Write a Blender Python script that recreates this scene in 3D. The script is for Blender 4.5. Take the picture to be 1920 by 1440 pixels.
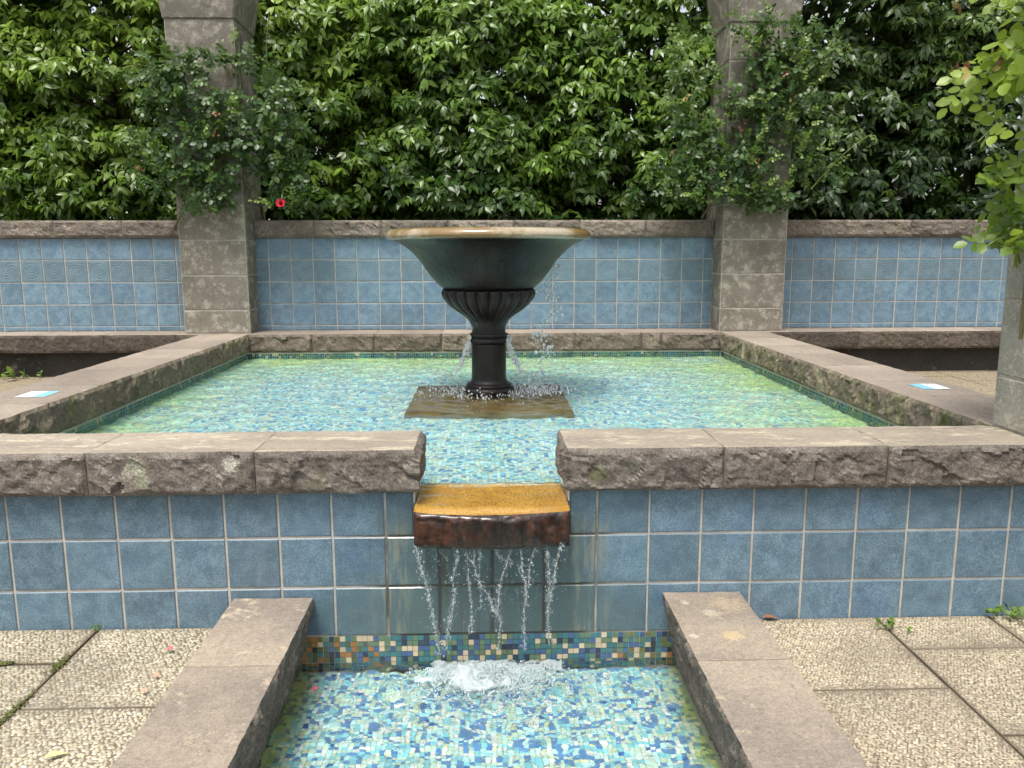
import bpy, math, random
import numpy as np
from mathutils import Matrix, Vector

random.seed(7)
RNG = np.random.default_rng(11)
scene = bpy.context.scene
for o in list(bpy.data.objects):
    bpy.data.objects.remove(o)
COL = scene.collection

# ------------------------------------------------------------------ camera
F_PX, PITCH, YAW, ROLL = 1505.7, 0.16343, 0.02982, -0.0020
CAM = np.array([1.845, -3.0015, 1.451])
FW = np.array([math.sin(YAW)*math.cos(PITCH), math.cos(YAW)*math.cos(PITCH), -math.sin(PITCH)])
RT = np.array([math.cos(YAW), -math.sin(YAW), 0.0])
UP = np.cross(RT, FW)
RT, UP = RT*math.cos(ROLL)+UP*math.sin(ROLL), UP*math.cos(ROLL)-RT*math.sin(ROLL)
cam_d = bpy.data.cameras.new('camera')
cam = bpy.data.objects.new('camera', cam_d)
COL.objects.link(cam)
cam.matrix_world = Matrix(((RT[0], UP[0], -FW[0], CAM[0]), (RT[1], UP[1], -FW[1], CAM[1]),
                           (RT[2], UP[2], -FW[2], CAM[2]), (0, 0, 0, 1)))
cam_d.sensor_width = 36
cam_d.sensor_fit = 'HORIZONTAL'
cam_d.lens = 36*F_PX/1920
cam_d.clip_start = 0.05
cam_d.clip_end = 2000
scene.camera = cam

# ------------------------------------------------------------------ light
SUN_EL, SUN_AZ = math.radians(66), math.radians(205)     # azimuth from +y, clockwise seen from above
world = bpy.data.worlds.new('World')
scene.world = world
world.use_nodes = True
wn = world.node_tree
wn.nodes.clear()
sky = wn.nodes.new('ShaderNodeTexSky')
sky.sky_type = 'NISHITA'
sky.sun_disc = False
sky.sun_elevation = SUN_EL
sky.sun_rotation = SUN_AZ
sky.air_density = 1.0
sky.dust_density = 4.0
sky.ozone_density = 1.0
hs = wn.nodes.new('ShaderNodeHueSaturation')
hs.inputs['Saturation'].default_value = 0.28
bg = wn.nodes.new('ShaderNodeBackground')
bg.inputs['Strength'].default_value = 0.10
wo = wn.nodes.new('ShaderNodeOutputWorld')
wn.links.new(sky.outputs[0], hs.inputs['Color'])
wn.links.new(hs.outputs[0], bg.inputs['Color'])
wn.links.new(bg.outputs[0], wo.inputs[0])
sun_d = bpy.data.lights.new('sun', 'SUN')
sun_d.energy = 1.5
sun_d.angle = math.radians(18)
sun_d.color = (1.0, 0.95, 0.87)
sun = bpy.data.objects.new('sun', sun_d)
COL.objects.link(sun)
sdir = Vector((math.sin(SUN_AZ)*math.cos(SUN_EL), math.cos(SUN_AZ)*math.cos(SUN_EL), math.sin(SUN_EL)))
sun.rotation_euler = (-sdir).to_track_quat('-Z', 'Y').to_euler()

vs = scene.view_settings
vs.view_transform = 'Standard'
vs.look = 'None'
vs.exposure = 1.25
vs.gamma = 1.0
vs.use_curve_mapping = False
scene.render.engine = 'CYCLES'
cy = scene.cycles
cy.use_denoising = True
cy.max_bounces = 12
cy.diffuse_bounces = 5
cy.glossy_bounces = 4
cy.transmission_bounces = 8
cy.transparent_max_bounces = 8
cy.caustics_refractive = True
cy.caustics_reflective = True
cy.sample_clamp_indirect = 8.0


# ------------------------------------------------------------------ helpers
def link(name, me, parent=None, loc=None, mat=None):
    o = bpy.data.objects.new(name, me)
    COL.objects.link(o)
    if loc is not None:
        o.location = loc
    if mat is not None and me is not None:
        me.materials.append(mat)
    if parent is not None:
        o.parent = parent
        o.matrix_parent_inverse = parent['_inv'] if False else Matrix.Translation(-Vector(ROOTLOC[parent.name]))
    return o


ROOTLOC = {}


def root(name, loc, label, cat, group=None, kind=None):
    o = bpy.data.objects.new(name, None)
    COL.objects.link(o)
    o.location = loc
    o.empty_display_size = 0.1
    ROOTLOC[o.name] = tuple(loc)
    return tag(o, label, cat, group, kind)


def part_root(o):
    """lets a part carry sub-parts: its own world offset is the one of its location"""
    ROOTLOC[o.name] = tuple(o.location)
    return o


def tag(o, label=None, cat=None, group=None, kind=None):
    if label:
        o['label'] = label
    if cat:
        o['category'] = cat
    if group:
        o['group'] = group
    if kind:
        o['kind'] = kind
    return o


def mesh_np(name, V, tris=None, quads=None, mats=(), smooth=False, mat_idx=None, attrs=None, colors=None):
    V = np.asarray(V, np.float32).reshape(-1, 3)
    me = bpy.data.meshes.new(name)
    me.vertices.add(len(V))
    me.vertices.foreach_set('co', V.ravel())
    nt = 0 if tris is None else len(tris)
    nq = 0 if quads is None else len(quads)
    loops = []
    if nt:
        loops.append(np.asarray(tris, np.int32).ravel())
    if nq:
        loops.append(np.asarray(quads, np.int32).ravel())
    loops = np.concatenate(loops)
    me.loops.add(len(loops))
    me.loops.foreach_set('vertex_index', loops)
    me.polygons.add(nt+nq)
    starts = np.concatenate([np.arange(nt)*3, nt*3+np.arange(nq)*4]).astype(np.int32)
    me.polygons.foreach_set('loop_start', starts)
    me.polygons.foreach_set('use_smooth', np.full(nt+nq, bool(smooth)))
    if mat_idx is not None:
        me.polygons.foreach_set('material_index', np.asarray(mat_idx, np.int32))
    for m in mats:
        me.materials.append(m)
    if attrs:
        for k, v in attrs.items():
            a = me.attributes.new(k, 'FLOAT', 'POINT')
            a.data.foreach_set('value', np.asarray(v, np.float32).ravel())
    if colors is not None:
        a = me.attributes.new('col', 'FLOAT_COLOR', 'POINT')
        c = np.concatenate([np.asarray(colors, np.float32), np.ones((len(V), 1), np.float32)], 1)
        a.data.foreach_set('color', c.ravel())
    me.update(calc_edges=True)
    me.validate()
    return me


BOXF = np.array([[0, 3, 2, 1], [4, 5, 6, 7], [0, 1, 5, 4], [1, 2, 6, 5], [2, 3, 7, 6], [3, 0, 4, 7]])


def box_v(x0, x1, y0, y1, z0, z1):
    return np.array([[x0, y0, z0], [x1, y0, z0], [x1, y1, z0], [x0, y1, z0], [x0, y0, z1], [x1, y0, z1], [x1, y1, z1], [x0, y1, z1]], float)


def boxes_mesh(name, lst, mat):
    V = np.concatenate([box_v(*b) for b in lst])
    Q = np.concatenate([BOXF+8*i for i in range(len(lst))])
    return mesh_np(name, V, quads=Q, mats=[mat])


def hash3(ix, iy, iz, seed):
    h = (ix.astype(np.int64)*374761393 + iy.astype(np.int64)*668265263 + iz.astype(np.int64)*2147483647 + seed*1274126177) & 0xffffffff
    h = ((h ^ (h >> 13))*1274126177) & 0xffffffff
    h = ((h ^ (h >> 16))*2246822519) & 0xffffffff
    return ((h ^ (h >> 15)) & 0xffffff)/float(0xffffff)


def vnoise(p, seed=0):
    f = np.floor(p)
    i = f.astype(np.int64)
    t = p-f
    t = t*t*(3-2*t)
    r = 0
    for dx in (0, 1):
        for dy in (0, 1):
            for dz in (0, 1):
                w = (t[:, 0] if dx else 1-t[:, 0])*(t[:, 1] if dy else 1-t[:, 1])*(t[:, 2] if dz else 1-t[:, 2])
                r = r+w*hash3(i[:, 0]+dx, i[:, 1]+dy, i[:, 2]+dz, seed)
    return r*2-1


def fbm(p, octs=4, seed=0, gain=0.5, ridge=False):
    a, s, r = 1.0, 1.0, 0
    for k in range(octs):
        n = vnoise(p*s, seed+k*17)
        r = r+a*((1-2*np.abs(n)) if ridge else n)
        a *= gain
        s *= 2.03
    return r


def facets(p, seed):
    """chiselled, slightly tilted facets: a worley cell picks its own plane"""
    i = np.floor(p).astype(np.int64)
    best = np.full(len(p), 1e9)
    val = np.zeros(len(p))
    for dx in (-1, 0, 1):
        for dy in (-1, 0, 1):
            for dz in (-1, 0, 1):
                c = i+np.array([dx, dy, dz])
                j = np.stack([hash3(c[:, 0], c[:, 1], c[:, 2], seed+k) for k in (1, 2, 3)], 1)
                d = p-(c+j)
                dd = (d**2).sum(1)
                g = np.stack([hash3(c[:, 0], c[:, 1], c[:, 2], seed+k) for k in (4, 5, 6)], 1)*2-1
                h = hash3(c[:, 0], c[:, 1], c[:, 2], seed+7)*2-1
                v = 0.6*h+(d*g).sum(1)*1.3
                m = dd < best
                best = np.where(m, dd, best)
                val = np.where(m, v, val)
    return val


def rock_block(name, x0, x1, y0, y1, z0, z1, rough, mats, seed, res=0.016, amp=0.02, wob=0.0015, bulge=0.012):
    """stone with sawn faces and rock faces; rough = set of '-x','+x','-y','+y','-z'. material 0 sawn, 1 rock face"""
    lo, hi = np.array([x0, y0, z0]), np.array([x1, y1, z1])
    size = hi-lo
    V, Q, MI, off = [], [], [], 0
    for ax in range(3):
        for sg in (-1, 1):
            key = ('-' if sg < 0 else '+')+'xyz'[ax]
            u, v = (ax+1) % 3, (ax+2) % 3
            isr = key in rough
            near = isr or any(('-' if s < 0 else '+')+'xyz'[a] in rough for a in (u, v) for s in (-1, 1))
            nu = max(1, int(round(size[u]/res))) if near else 4
            nv = max(1, int(round(size[v]/res))) if near else 4
            # edge lines of neighbours have to agree, so all faces use the same counts along an axis
            nu = max(2, int(round(size[u]/res)))
            nv = max(2, int(round(size[v]/res)))
            a, b = np.meshgrid(np.linspace(0, 1, nu+1), np.linspace(0, 1, nv+1), indexing='ij')
            p = np.zeros((a.size, 3))
            p[:, ax] = lo[ax] if sg < 0 else hi[ax]
            p[:, u] = lo[u]+a.ravel()*size[u]
            p[:, v] = lo[v]+b.ravel()*size[v]
            n0 = off+np.arange(a.size).reshape(nu+1, nv+1)
            q = np.stack([n0[:-1, :-1], n0[1:, :-1], n0[1:, 1:], n0[:-1, 1:]], -1).reshape(-1, 4)
            if sg < 0:
                q = q[:, ::-1]
            V.append(p)
            Q.append(q)
            MI.append(np.full(len(q), 1 if isr else 0))
            off += a.size
    V = np.concatenate(V)
    Q = np.concatenate(Q)
    MI = np.concatenate(MI)
    # merge the doubled edge vertices so that displacement cannot open seams
    keyv = np.round((V-lo)*20000).astype(np.int64)
    _, first, inv = np.unique(keyv, axis=0, return_index=True, return_inverse=True)
    inv = inv.ravel()
    V = V[first]
    Q = inv[Q]
    P = V.copy()
    D = np.zeros_like(V)
    t = (P-lo)/size
    for key in rough:
        ax = 'xyz'.index(key[1])
        sg = -1 if key[0] == '-' else 1
        d = (P[:, ax]-lo[ax]) if sg < 0 else (hi[ax]-P[:, ax])
        m = np.clip(1-d/1e-4, 0, 1)            # only the face itself
        oth = [k for k in range(3) if k != ax]
        w = np.ones(len(P))
        for k in oth:
            e0 = (P[:, k]-lo[k])
            e1 = (hi[k]-P[:, k])
            soft = 0.022
            lo_key, hi_key = '-'+'xyz'[k], '+'+'xyz'[k]
            s0 = 1 if lo_key in rough else np.clip(e0/soft, 0, 1)
            s1 = 1 if hi_key in rough else np.clip(e1/soft, 0, 1)
            w = w*s0*s1
        w = np.sqrt(w)
        nz = (0.62*facets(P*np.array([8, 8, 12.0])+0.5*np.stack([fbm(P*9, 2, seed+300+k) for k in range(3)], 1), seed)+0.42*fbm(P*14, 4, seed+50)
              + 0.30*fbm(P*6, 2, seed+90, ridge=True)+0.16*fbm(P*34, 3, seed+130, ridge=True))
        rim = 0.35*vnoise(P*55, seed+3)
        D[:, ax] += sg*m*(w*(bulge+amp*nz)+(1-w)*amp*0.25*rim)
    D += wob*np.stack([fbm(P*20, 3, seed+200+k) for k in range(3)], 1)
    # slightly worn arrises on the rough sides
    V = P+D
    return mesh_np(name, V, quads=Q, mats=mats, mat_idx=MI, smooth=False)


def lathe(name, prof, mats, n=96, rfun=None, smooth=True, cx=0, cy_=0):
    prof = np.asarray(prof, float)
    th = np.linspace(0, 2*np.pi, n, endpoint=False)
    R = prof[:, 0][:, None]*np.ones(n)
    if rfun:
        R = rfun(R, th[None, :], prof[:, 1][:, None])
    V = np.stack([cx+R*np.cos(th), cy_+R*np.sin(th), prof[:, 1][:, None]*np.ones(n)], -1).reshape(-1, 3)
    m = len(prof)
    i, j = np.meshgrid(np.arange(m-1), np.arange(n), indexing='ij')
    j2 = (j+1) % n
    Q = np.stack([i*n+j, i*n+j2, (i+1)*n+j2, (i+1)*n+j], -1).reshape(-1, 4)
    return mesh_np(name, V, quads=Q, mats=mats, smooth=smooth)


def smooth_prof(pts, n=6):
    """catmull-rom through (r, z) points"""
    p = np.asarray(pts, float)
    out = []
    for k in range(len(p)-1):
        p0, p1, p2, p3 = p[max(k-1, 0)], p[k], p[k+1], p[min(k+2, len(p)-1)]
        for t in np.linspace(0, 1, n, endpoint=False):
            out.append(0.5*((2*p1)+(-p0+p2)*t+(2*p0-5*p1+4*p2-p3)*t*t+(-p0+3*p1-3*p2+p3)*t**3))
    out.append(p[-1])
    return np.array(out)


def tube(pts, rad, ns=6):
    pts = np.asarray(pts, float)
    rad = np.ones(len(pts))*rad
    V, Q = [], []
    tg = np.gradient(pts, axis=0)
    tg /= np.linalg.norm(tg, axis=1)[:, None]+1e-9
    ref = np.array([0.3, 0.9, 0.1])
    a = np.cross(tg, ref)
    a /= np.linalg.norm(a, axis=1)[:, None]+1e-9
    b = np.cross(tg, a)
    th = np.linspace(0, 2*np.pi, ns, endpoint=False)
    ring = pts[:, None, :]+rad[:, None, None]*(np.cos(th)[None, :, None]*a[:, None, :]+np.sin(th)[None, :, None]*b[:, None, :])
    V = ring.reshape(-1, 3)
    m = len(pts)
    i, j = np.meshgrid(np.arange(m-1), np.arange(ns), indexing='ij')
    j2 = (j+1) % ns
    Q = np.stack([i*ns+j, i*ns+j2, (i+1)*ns+j2, (i+1)*ns+j], -1).reshape(-1, 4)
    return V, Q


def join(parts):
    V, Q, off = [], [], 0
    for v, q in parts:
        V.append(v)
        Q.append(q+off)
        off += len(v)
    return np.concatenate(V), np.concatenate(Q)


def in_frame(P, pad=20):
    d = P-CAM
    z = d@FW
    u = 960+F_PX*(d@RT)/z
    v = 720-F_PX*(d@UP)/z
    return (z > 0.1) & (u > -pad) & (u < 1920+pad) & (v > -pad) & (v < 1440+pad), z


# ------------------------------------------------------------------ materials
class NB:
    def __init__(s, name):
        s.m = bpy.data.materials.new(name)
        s.m.use_nodes = True
        s.t = s.m.node_tree
        s.b = s.t.nodes['Principled BSDF']
        s.out = s.t.nodes['Material Output']

    def n(s, typ, **kw):
        nd = s.t.nodes.new('ShaderNode'+typ)
        for k, v in kw.items():
            if k in nd.inputs:
                s.put(nd.inputs[k], v)
            else:
                setattr(nd, k, v)
        return nd

    def put(s, inp, v):
        if isinstance(v, bpy.types.NodeSocket):
            s.t.links.new(v, inp)
        elif isinstance(v, (tuple, list)) and len(v) == 3 and inp.type == 'RGBA':
            inp.default_value = (*v, 1)
        else:
            inp.default_value = v

    def set(s, **kw):
        for k, v in kw.items():
            s.put(s.b.inputs[k.replace('_', ' ')], v)
        return s

    def coord(s, kind='Object', rnd=0.0, scale=(1, 1, 1)):
        c = s.n('TexCoord').outputs[kind]
        if rnd:
            oi = s.n('ObjectInfo').outputs['Random']
            mu = s.n('Math', operation='MULTIPLY')
            s.put(mu.inputs[0], oi)
            mu.inputs[1].default_value = rnd
            va = s.n('VectorMath', operation='ADD')
            s.put(va.inputs[0], c)
            s.put(va.inputs[1], mu.outputs[0])
            c = va.outputs[0]
        if tuple(scale) != (1, 1, 1):
            vm = s.n('VectorMath', operation='MULTIPLY')
            s.put(vm.inputs[0], c)
            vm.inputs[1].default_value = scale
            c = vm.outputs[0]
        return c

    def noise(s, vec, scale, detail=5, rough=0.55, dist=0.0):
        nd = s.n('TexNoise', Scale=scale, Detail=detail, Roughness=rough, Distortion=dist)
        s.put(nd.inputs['Vector'], vec)
        return nd.outputs['Fac']

    def ramp(s, fac, lo, hi):
        mr = s.n('MapRange')
        mr.interpolation_type = 'SMOOTHSTEP'
        s.put(mr.inputs['Value'], fac)
        mr.inputs['From Min'].default_value = lo
        mr.inputs['From Max'].default_value = hi
        return mr.outputs[0]

    def mix(s, fac, a, b, mode='MIX'):
        nd = s.n('Mix', data_type='RGBA', blend_type=mode)
        s.put(nd.inputs[0], fac)
        s.put(nd.inputs[6], a)
        s.put(nd.inputs[7], b)
        return nd.outputs[2]

    def math(s, op, a, b=0.0):
        nd = s.n('Math', operation=op)
        s.put(nd.inputs[0], a)
        s.put(nd.inputs[1], b)
        return nd.outputs[0]

    def bump(s, h, strength=0.4, dist=0.01, normal=None):
        nd = s.n('Bump', Strength=strength, Distance=dist, Height=h)
        if normal is not None:
            s.put(nd.inputs['Normal'], normal)
        return nd.outputs[0]

    def randval(s, col, lo=0.85, hi=1.15):
        oi = s.n('ObjectInfo').outputs['Random']
        mr = s.n('MapRange')
        s.put(mr.inputs[0], oi)
        mr.inputs['To Min'].default_value = lo
        mr.inputs['To Max'].default_value = hi
        hsv = s.n('HueSaturation')
        s.put(hsv.inputs['Value'], mr.outputs[0])
        s.put(hsv.inputs['Color'], col)
        return hsv.outputs[0]


def stone_mat(name, a, b, pale, pale_amt=0.62, scale=3.0, dark=(0.06, 0.05, 0.045), moss=None, moss_amt=0.6, bump=0.5, bscale=60,
              rough=0.9, stretch=(1, 1, 1), var=(0.85, 1.15), lichen=None, grain=0.32, spots=()):
    k = NB(name)
    c = k.coord('Object', 37.0, stretch)
    n1 = k.noise(c, scale, 6, 0.6)
    col = k.mix(k.ramp(n1, 0.35, 0.65), a, b)
    n2 = k.noise(c, scale*2.0, 10, 0.8, 0.1)
    col = k.mix(k.math('MULTIPLY', k.ramp(n2, pale_amt-0.06, pale_amt+0.07), 0.8), col, pale)
    n3 = k.noise(c, scale*14, 6, 0.7)
    col = k.mix(k.math('MULTIPLY', k.ramp(n3, 0.56, 0.75), 0.75), col, dark)
    n4 = k.noise(c, 130, 6, 0.8)
    col = k.mix(grain, col, k.mix(k.ramp(n4, 0.30, 0.70), (0.12, 0.12, 0.12), (0.9, 0.9, 0.9)), 'OVERLAY')
    n8 = k.noise(c, 48, 5, 0.75)
    col = k.mix(grain*0.6, col, k.mix(k.ramp(n8, 0.32, 0.68), (0.2, 0.2, 0.2), (0.8, 0.8, 0.8)), 'OVERLAY')
    if moss:
        n5 = k.noise(c, scale*1.4, 7, 0.7)
        col = k.mix(k.math('MULTIPLY', k.ramp(n5, moss_amt-0.05, moss_amt+0.08), 0.8), col, moss)
    if lichen:
        n6 = k.noise(c, 5.5, 9, 0.75, 0.2)
        n7 = k.noise(c, 2.0, 2, 0.5)
        col = k.mix(k.math('MULTIPLY', k.ramp(k.math('ADD', n6, k.math('MULTIPLY', n7, 0.6)), 0.92, 0.98), 0.85), col, lichen)
    if spots:
        c0 = k.coord('Object')
        wn_ = k.n('TexNoise', Scale=38.0, Detail=8.0, Roughness=0.75)
        k.put(wn_.inputs['Vector'], c0)
        for (sx, sy, sz, sr, sc, st) in spots:
            dv = k.n('VectorMath', operation='DISTANCE')
            k.put(dv.inputs[0], c0)
            dv.inputs[1].default_value = (sx, sy, sz)
            dd = k.math('ADD', dv.outputs['Value'], k.math('MULTIPLY', k.math('SUBTRACT', wn_.outputs['Fac'], 0.5), sr*2.6))
            f = k.math('SUBTRACT', 1.0, k.ramp(dd, sr*0.55, sr*1.15))
            f = k.math('MULTIPLY', f, k.math('ADD', 0.25, k.math('MULTIPLY', k.ramp(n4, 0.42, 0.56), 0.75)))
            col = k.mix(k.math('MULTIPLY', f, st), col, sc)
    col = k.randval(col, *var)
    h = k.math('ADD', k.noise(c, bscale, 8, 0.75), k.math('MULTIPLY', n2, 0.8))
    nrm = k.bump(h, bump, 0.012)
    if bump >= 0.9:
        rn = k.n('TexNoise', Scale=17.0, Detail=9.0, Roughness=0.62)
        rn.noise_type = 'RIDGED_MULTIFRACTAL'
        k.put(rn.inputs['Vector'], c)
        nrm = k.bump(rn.outputs['Fac'], 0.75, 0.022, nrm)
    k.set(Base_Color=col, Roughness=rough, Normal=nrm)
    k.b.inputs['Specular IOR Level'].default_value = 0.25
    return k.m


M = {}
M['coping_top'] = stone_mat('coping_sawn_top', (0.325, 0.282, 0.222), (0.24, 0.205, 0.168), (0.52, 0.46, 0.345), 0.55, 3.4,
                            stretch=(0.7, 2.2, 1), bump=0.3, bscale=90, dark=(0.13, 0.10, 0.085), var=(0.84, 1.1))
M['coping_rock'] = stone_mat('coping_rock_face', (0.165, 0.141, 0.120), (0.24, 0.21, 0.178), (0.36, 0.315, 0.26), 0.60, 5.0,
                             moss=(0.14, 0.13, 0.06), moss_amt=0.68, bump=1.0, bscale=60, dark=(0.05, 0.04, 0.034), grain=0.62, spots=[(0.52, -0.055, 0.655, 0.045, (0.44, 0.45, 0.33), 0.8), (0.55, -0.055, 0.60, 0.03, (0.36, 0.38, 0.25), 0.8), (0.875, -0.055, 0.665, 0.034, (0.55, 0.54, 0.45), 0.85), (2.26, -0.055, 0.615, 0.04, (0.15, 0.16, 0.05), 0.8), (1.2, -0.055, 0.58, 0.05, (0.20, 0.19, 0.10), 0.5)])
M['side_top'] = stone_mat('side_coping_sawn_top', (0.29, 0.245, 0.198), (0.225, 0.19, 0.158), (0.42, 0.35, 0.265), 0.60, 2.4,
                          bump=0.2, bscale=90, dark=(0.13, 0.10, 0.09), stretch=(1.6, 0.8, 1))
M['side_rock'] = stone_mat('side_coping_rock_face', (0.165, 0.135, 0.105), (0.225, 0.185, 0.135), (0.38, 0.335, 0.22), 0.58, 6.0,
                           moss=(0.12, 0.13, 0.045), moss_amt=0.57, bump=1.0, bscale=60, dark=(0.04, 0.035, 0.03), grain=0.62)
M['back_rock'] = stone_mat('back_coping_rock_face', (0.15, 0.12, 0.098), (0.20, 0.165, 0.13), (0.34, 0.29, 0.22), 0.62, 6.0,
                           moss=(0.10, 0.105, 0.04), moss_amt=0.64, bump=1.0, bscale=60, dark=(0.035, 0.03, 0.025), grain=0.62)
M['wall_top'] = stone_mat('wall_coping_sawn', (0.22, 0.18, 0.15), (0.17, 0.14, 0.12), (0.3, 0.26, 0.2), 0.62, 3.0)
M['wall_rock'] = stone_mat('wall_coping_rock_face', (0.16, 0.137, 0.113), (0.215, 0.183, 0.15), (0.33, 0.29, 0.235), 0.60, 5.0,
                           moss=(0.19, 0.18, 0.075), moss_amt=0.64, bump=0.9, bscale=60, dark=(0.045, 0.038, 0.032), grain=0.62)
M['dark_rock'] = stone_mat('bench_rock_face', (0.075, 0.06, 0.05), (0.11, 0.088, 0.072), (0.30, 0.29, 0.24), 0.68, 5.0, bump=0.9,
                           moss=(0.07, 0.07, 0.035), moss_amt=0.6, dark=(0.028, 0.022, 0.018), grain=0.62)
M['kerb_top'] = stone_mat('kerb_sawn_top', (0.285, 0.240, 0.185), (0.19, 0.160, 0.135), (0.43, 0.365, 0.26), 0.60, 2.6, bump=0.3,
                          bscale=110, dark=(0.12, 0.10, 0.085), grain=0.34, spots=[(2.70, -0.375, 0.112, 0.042, (0.50, 0.37, 0.20), 0.85), (2.563, -0.368, 0.112, 0.018, (0.55, 0.48, 0.42), 0.85), (2.67, -0.19, 0.112, 0.03, (0.48, 0.42, 0.32), 0.75), (2.76, -0.12, 0.112, 0.07, (0.40, 0.32, 0.20), 0.6), (2.60, -0.10, 0.112, 0.02, (0.5, 0.44, 0.36), 0.7)])
M['kerb_rock'] = stone_mat('kerb_rock_face', (0.155, 0.13, 0.105), (0.22, 0.19, 0.155), (0.34, 0.30, 0.24), 0.60, 6.0,
                           moss=(0.10, 0.105, 0.045), moss_amt=0.64, bump=1.0, bscale=60, grain=0.62, dark=(0.05, 0.042, 0.035))
M['column'] = stone_mat('column_stone', (0.165, 0.150, 0.123), (0.21, 0.192, 0.158), (0.39, 0.37, 0.305), 0.55, 5.0, bump=0.3, bscale=70,
                        dark=(0.12, 0.105, 0.085), var=(0.88, 1.12))
M['column_grey'] = stone_mat('near_column_stone', (0.32, 0.30, 0.255), (0.25, 0.235, 0.2), (0.48, 0.455, 0.37), 0.55, 8.0, bump=0.3,
                             bscale=70, dark=(0.14, 0.13, 0.11), var=(0.95, 1.05))
M['mortar'] = stone_mat('pale_mortar', (0.36, 0.34, 0.29), (0.28, 0.26, 0.22), (0.44, 0.42, 0.36), 0.6, 6, bump=0.2, var=(1, 1))
M['concrete'] = stone_mat('weathered_concrete', (0.055, 0.05, 0.043), (0.036, 0.032, 0.028), (0.2, 0.19, 0.16), 0.62, 2.0, bump=0.5, var=(1, 1))
M['soil'] = stone_mat('soil', (0.05, 0.04, 0.03), (0.08, 0.065, 0.045), (0.1, 0.08, 0.06), 0.6, 2.0, bump=0.8, var=(1, 1))


def grout_mat(name, base):
    k = NB(name)
    c = k.coord('Object')
    n = k.noise(c, 9, 6, 0.65)
    col = k.mix(k.ramp(n, 0.3, 0.75), base, tuple(x*0.62 for x in base))
    # wet algae stain under the spill: a patch of its own on the joints
    sep = k.n('SeparateXYZ')
    k.put(sep.inputs[0], c)
    dx = k.math('ABSOLUTE', k.math('SUBTRACT', sep.outputs[0], 1.85))
    st = k.math('ADD', dx, k.math('MULTIPLY', k.noise(c, 5, 4), 0.35))
    stain = k.math('SUBTRACT', 1.0, k.ramp(st, 0.52, 0.72))
    low = k.math('SUBTRACT', 1.0, k.ramp(sep.outputs[2], 0.40, 0.52))
    fy = k.math('SUBTRACT', 1.0, k.ramp(sep.outputs[1], 0.3, 0.5))
    stain = k.math('MULTIPLY', k.math('MULTIPLY', stain, low), fy)
    col = k.mix(k.math('MULTIPLY', stain, 0.92), col, (0.045, 0.04, 0.03))
    k.set(Base_Color=col, Roughness=0.9, Normal=k.bump(k.noise(c, 150, 4), 0.3, 0.004))
    return k.m


M['grout'] = grout_mat('grey_grout', (0.47, 0.44, 0.39))


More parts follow.
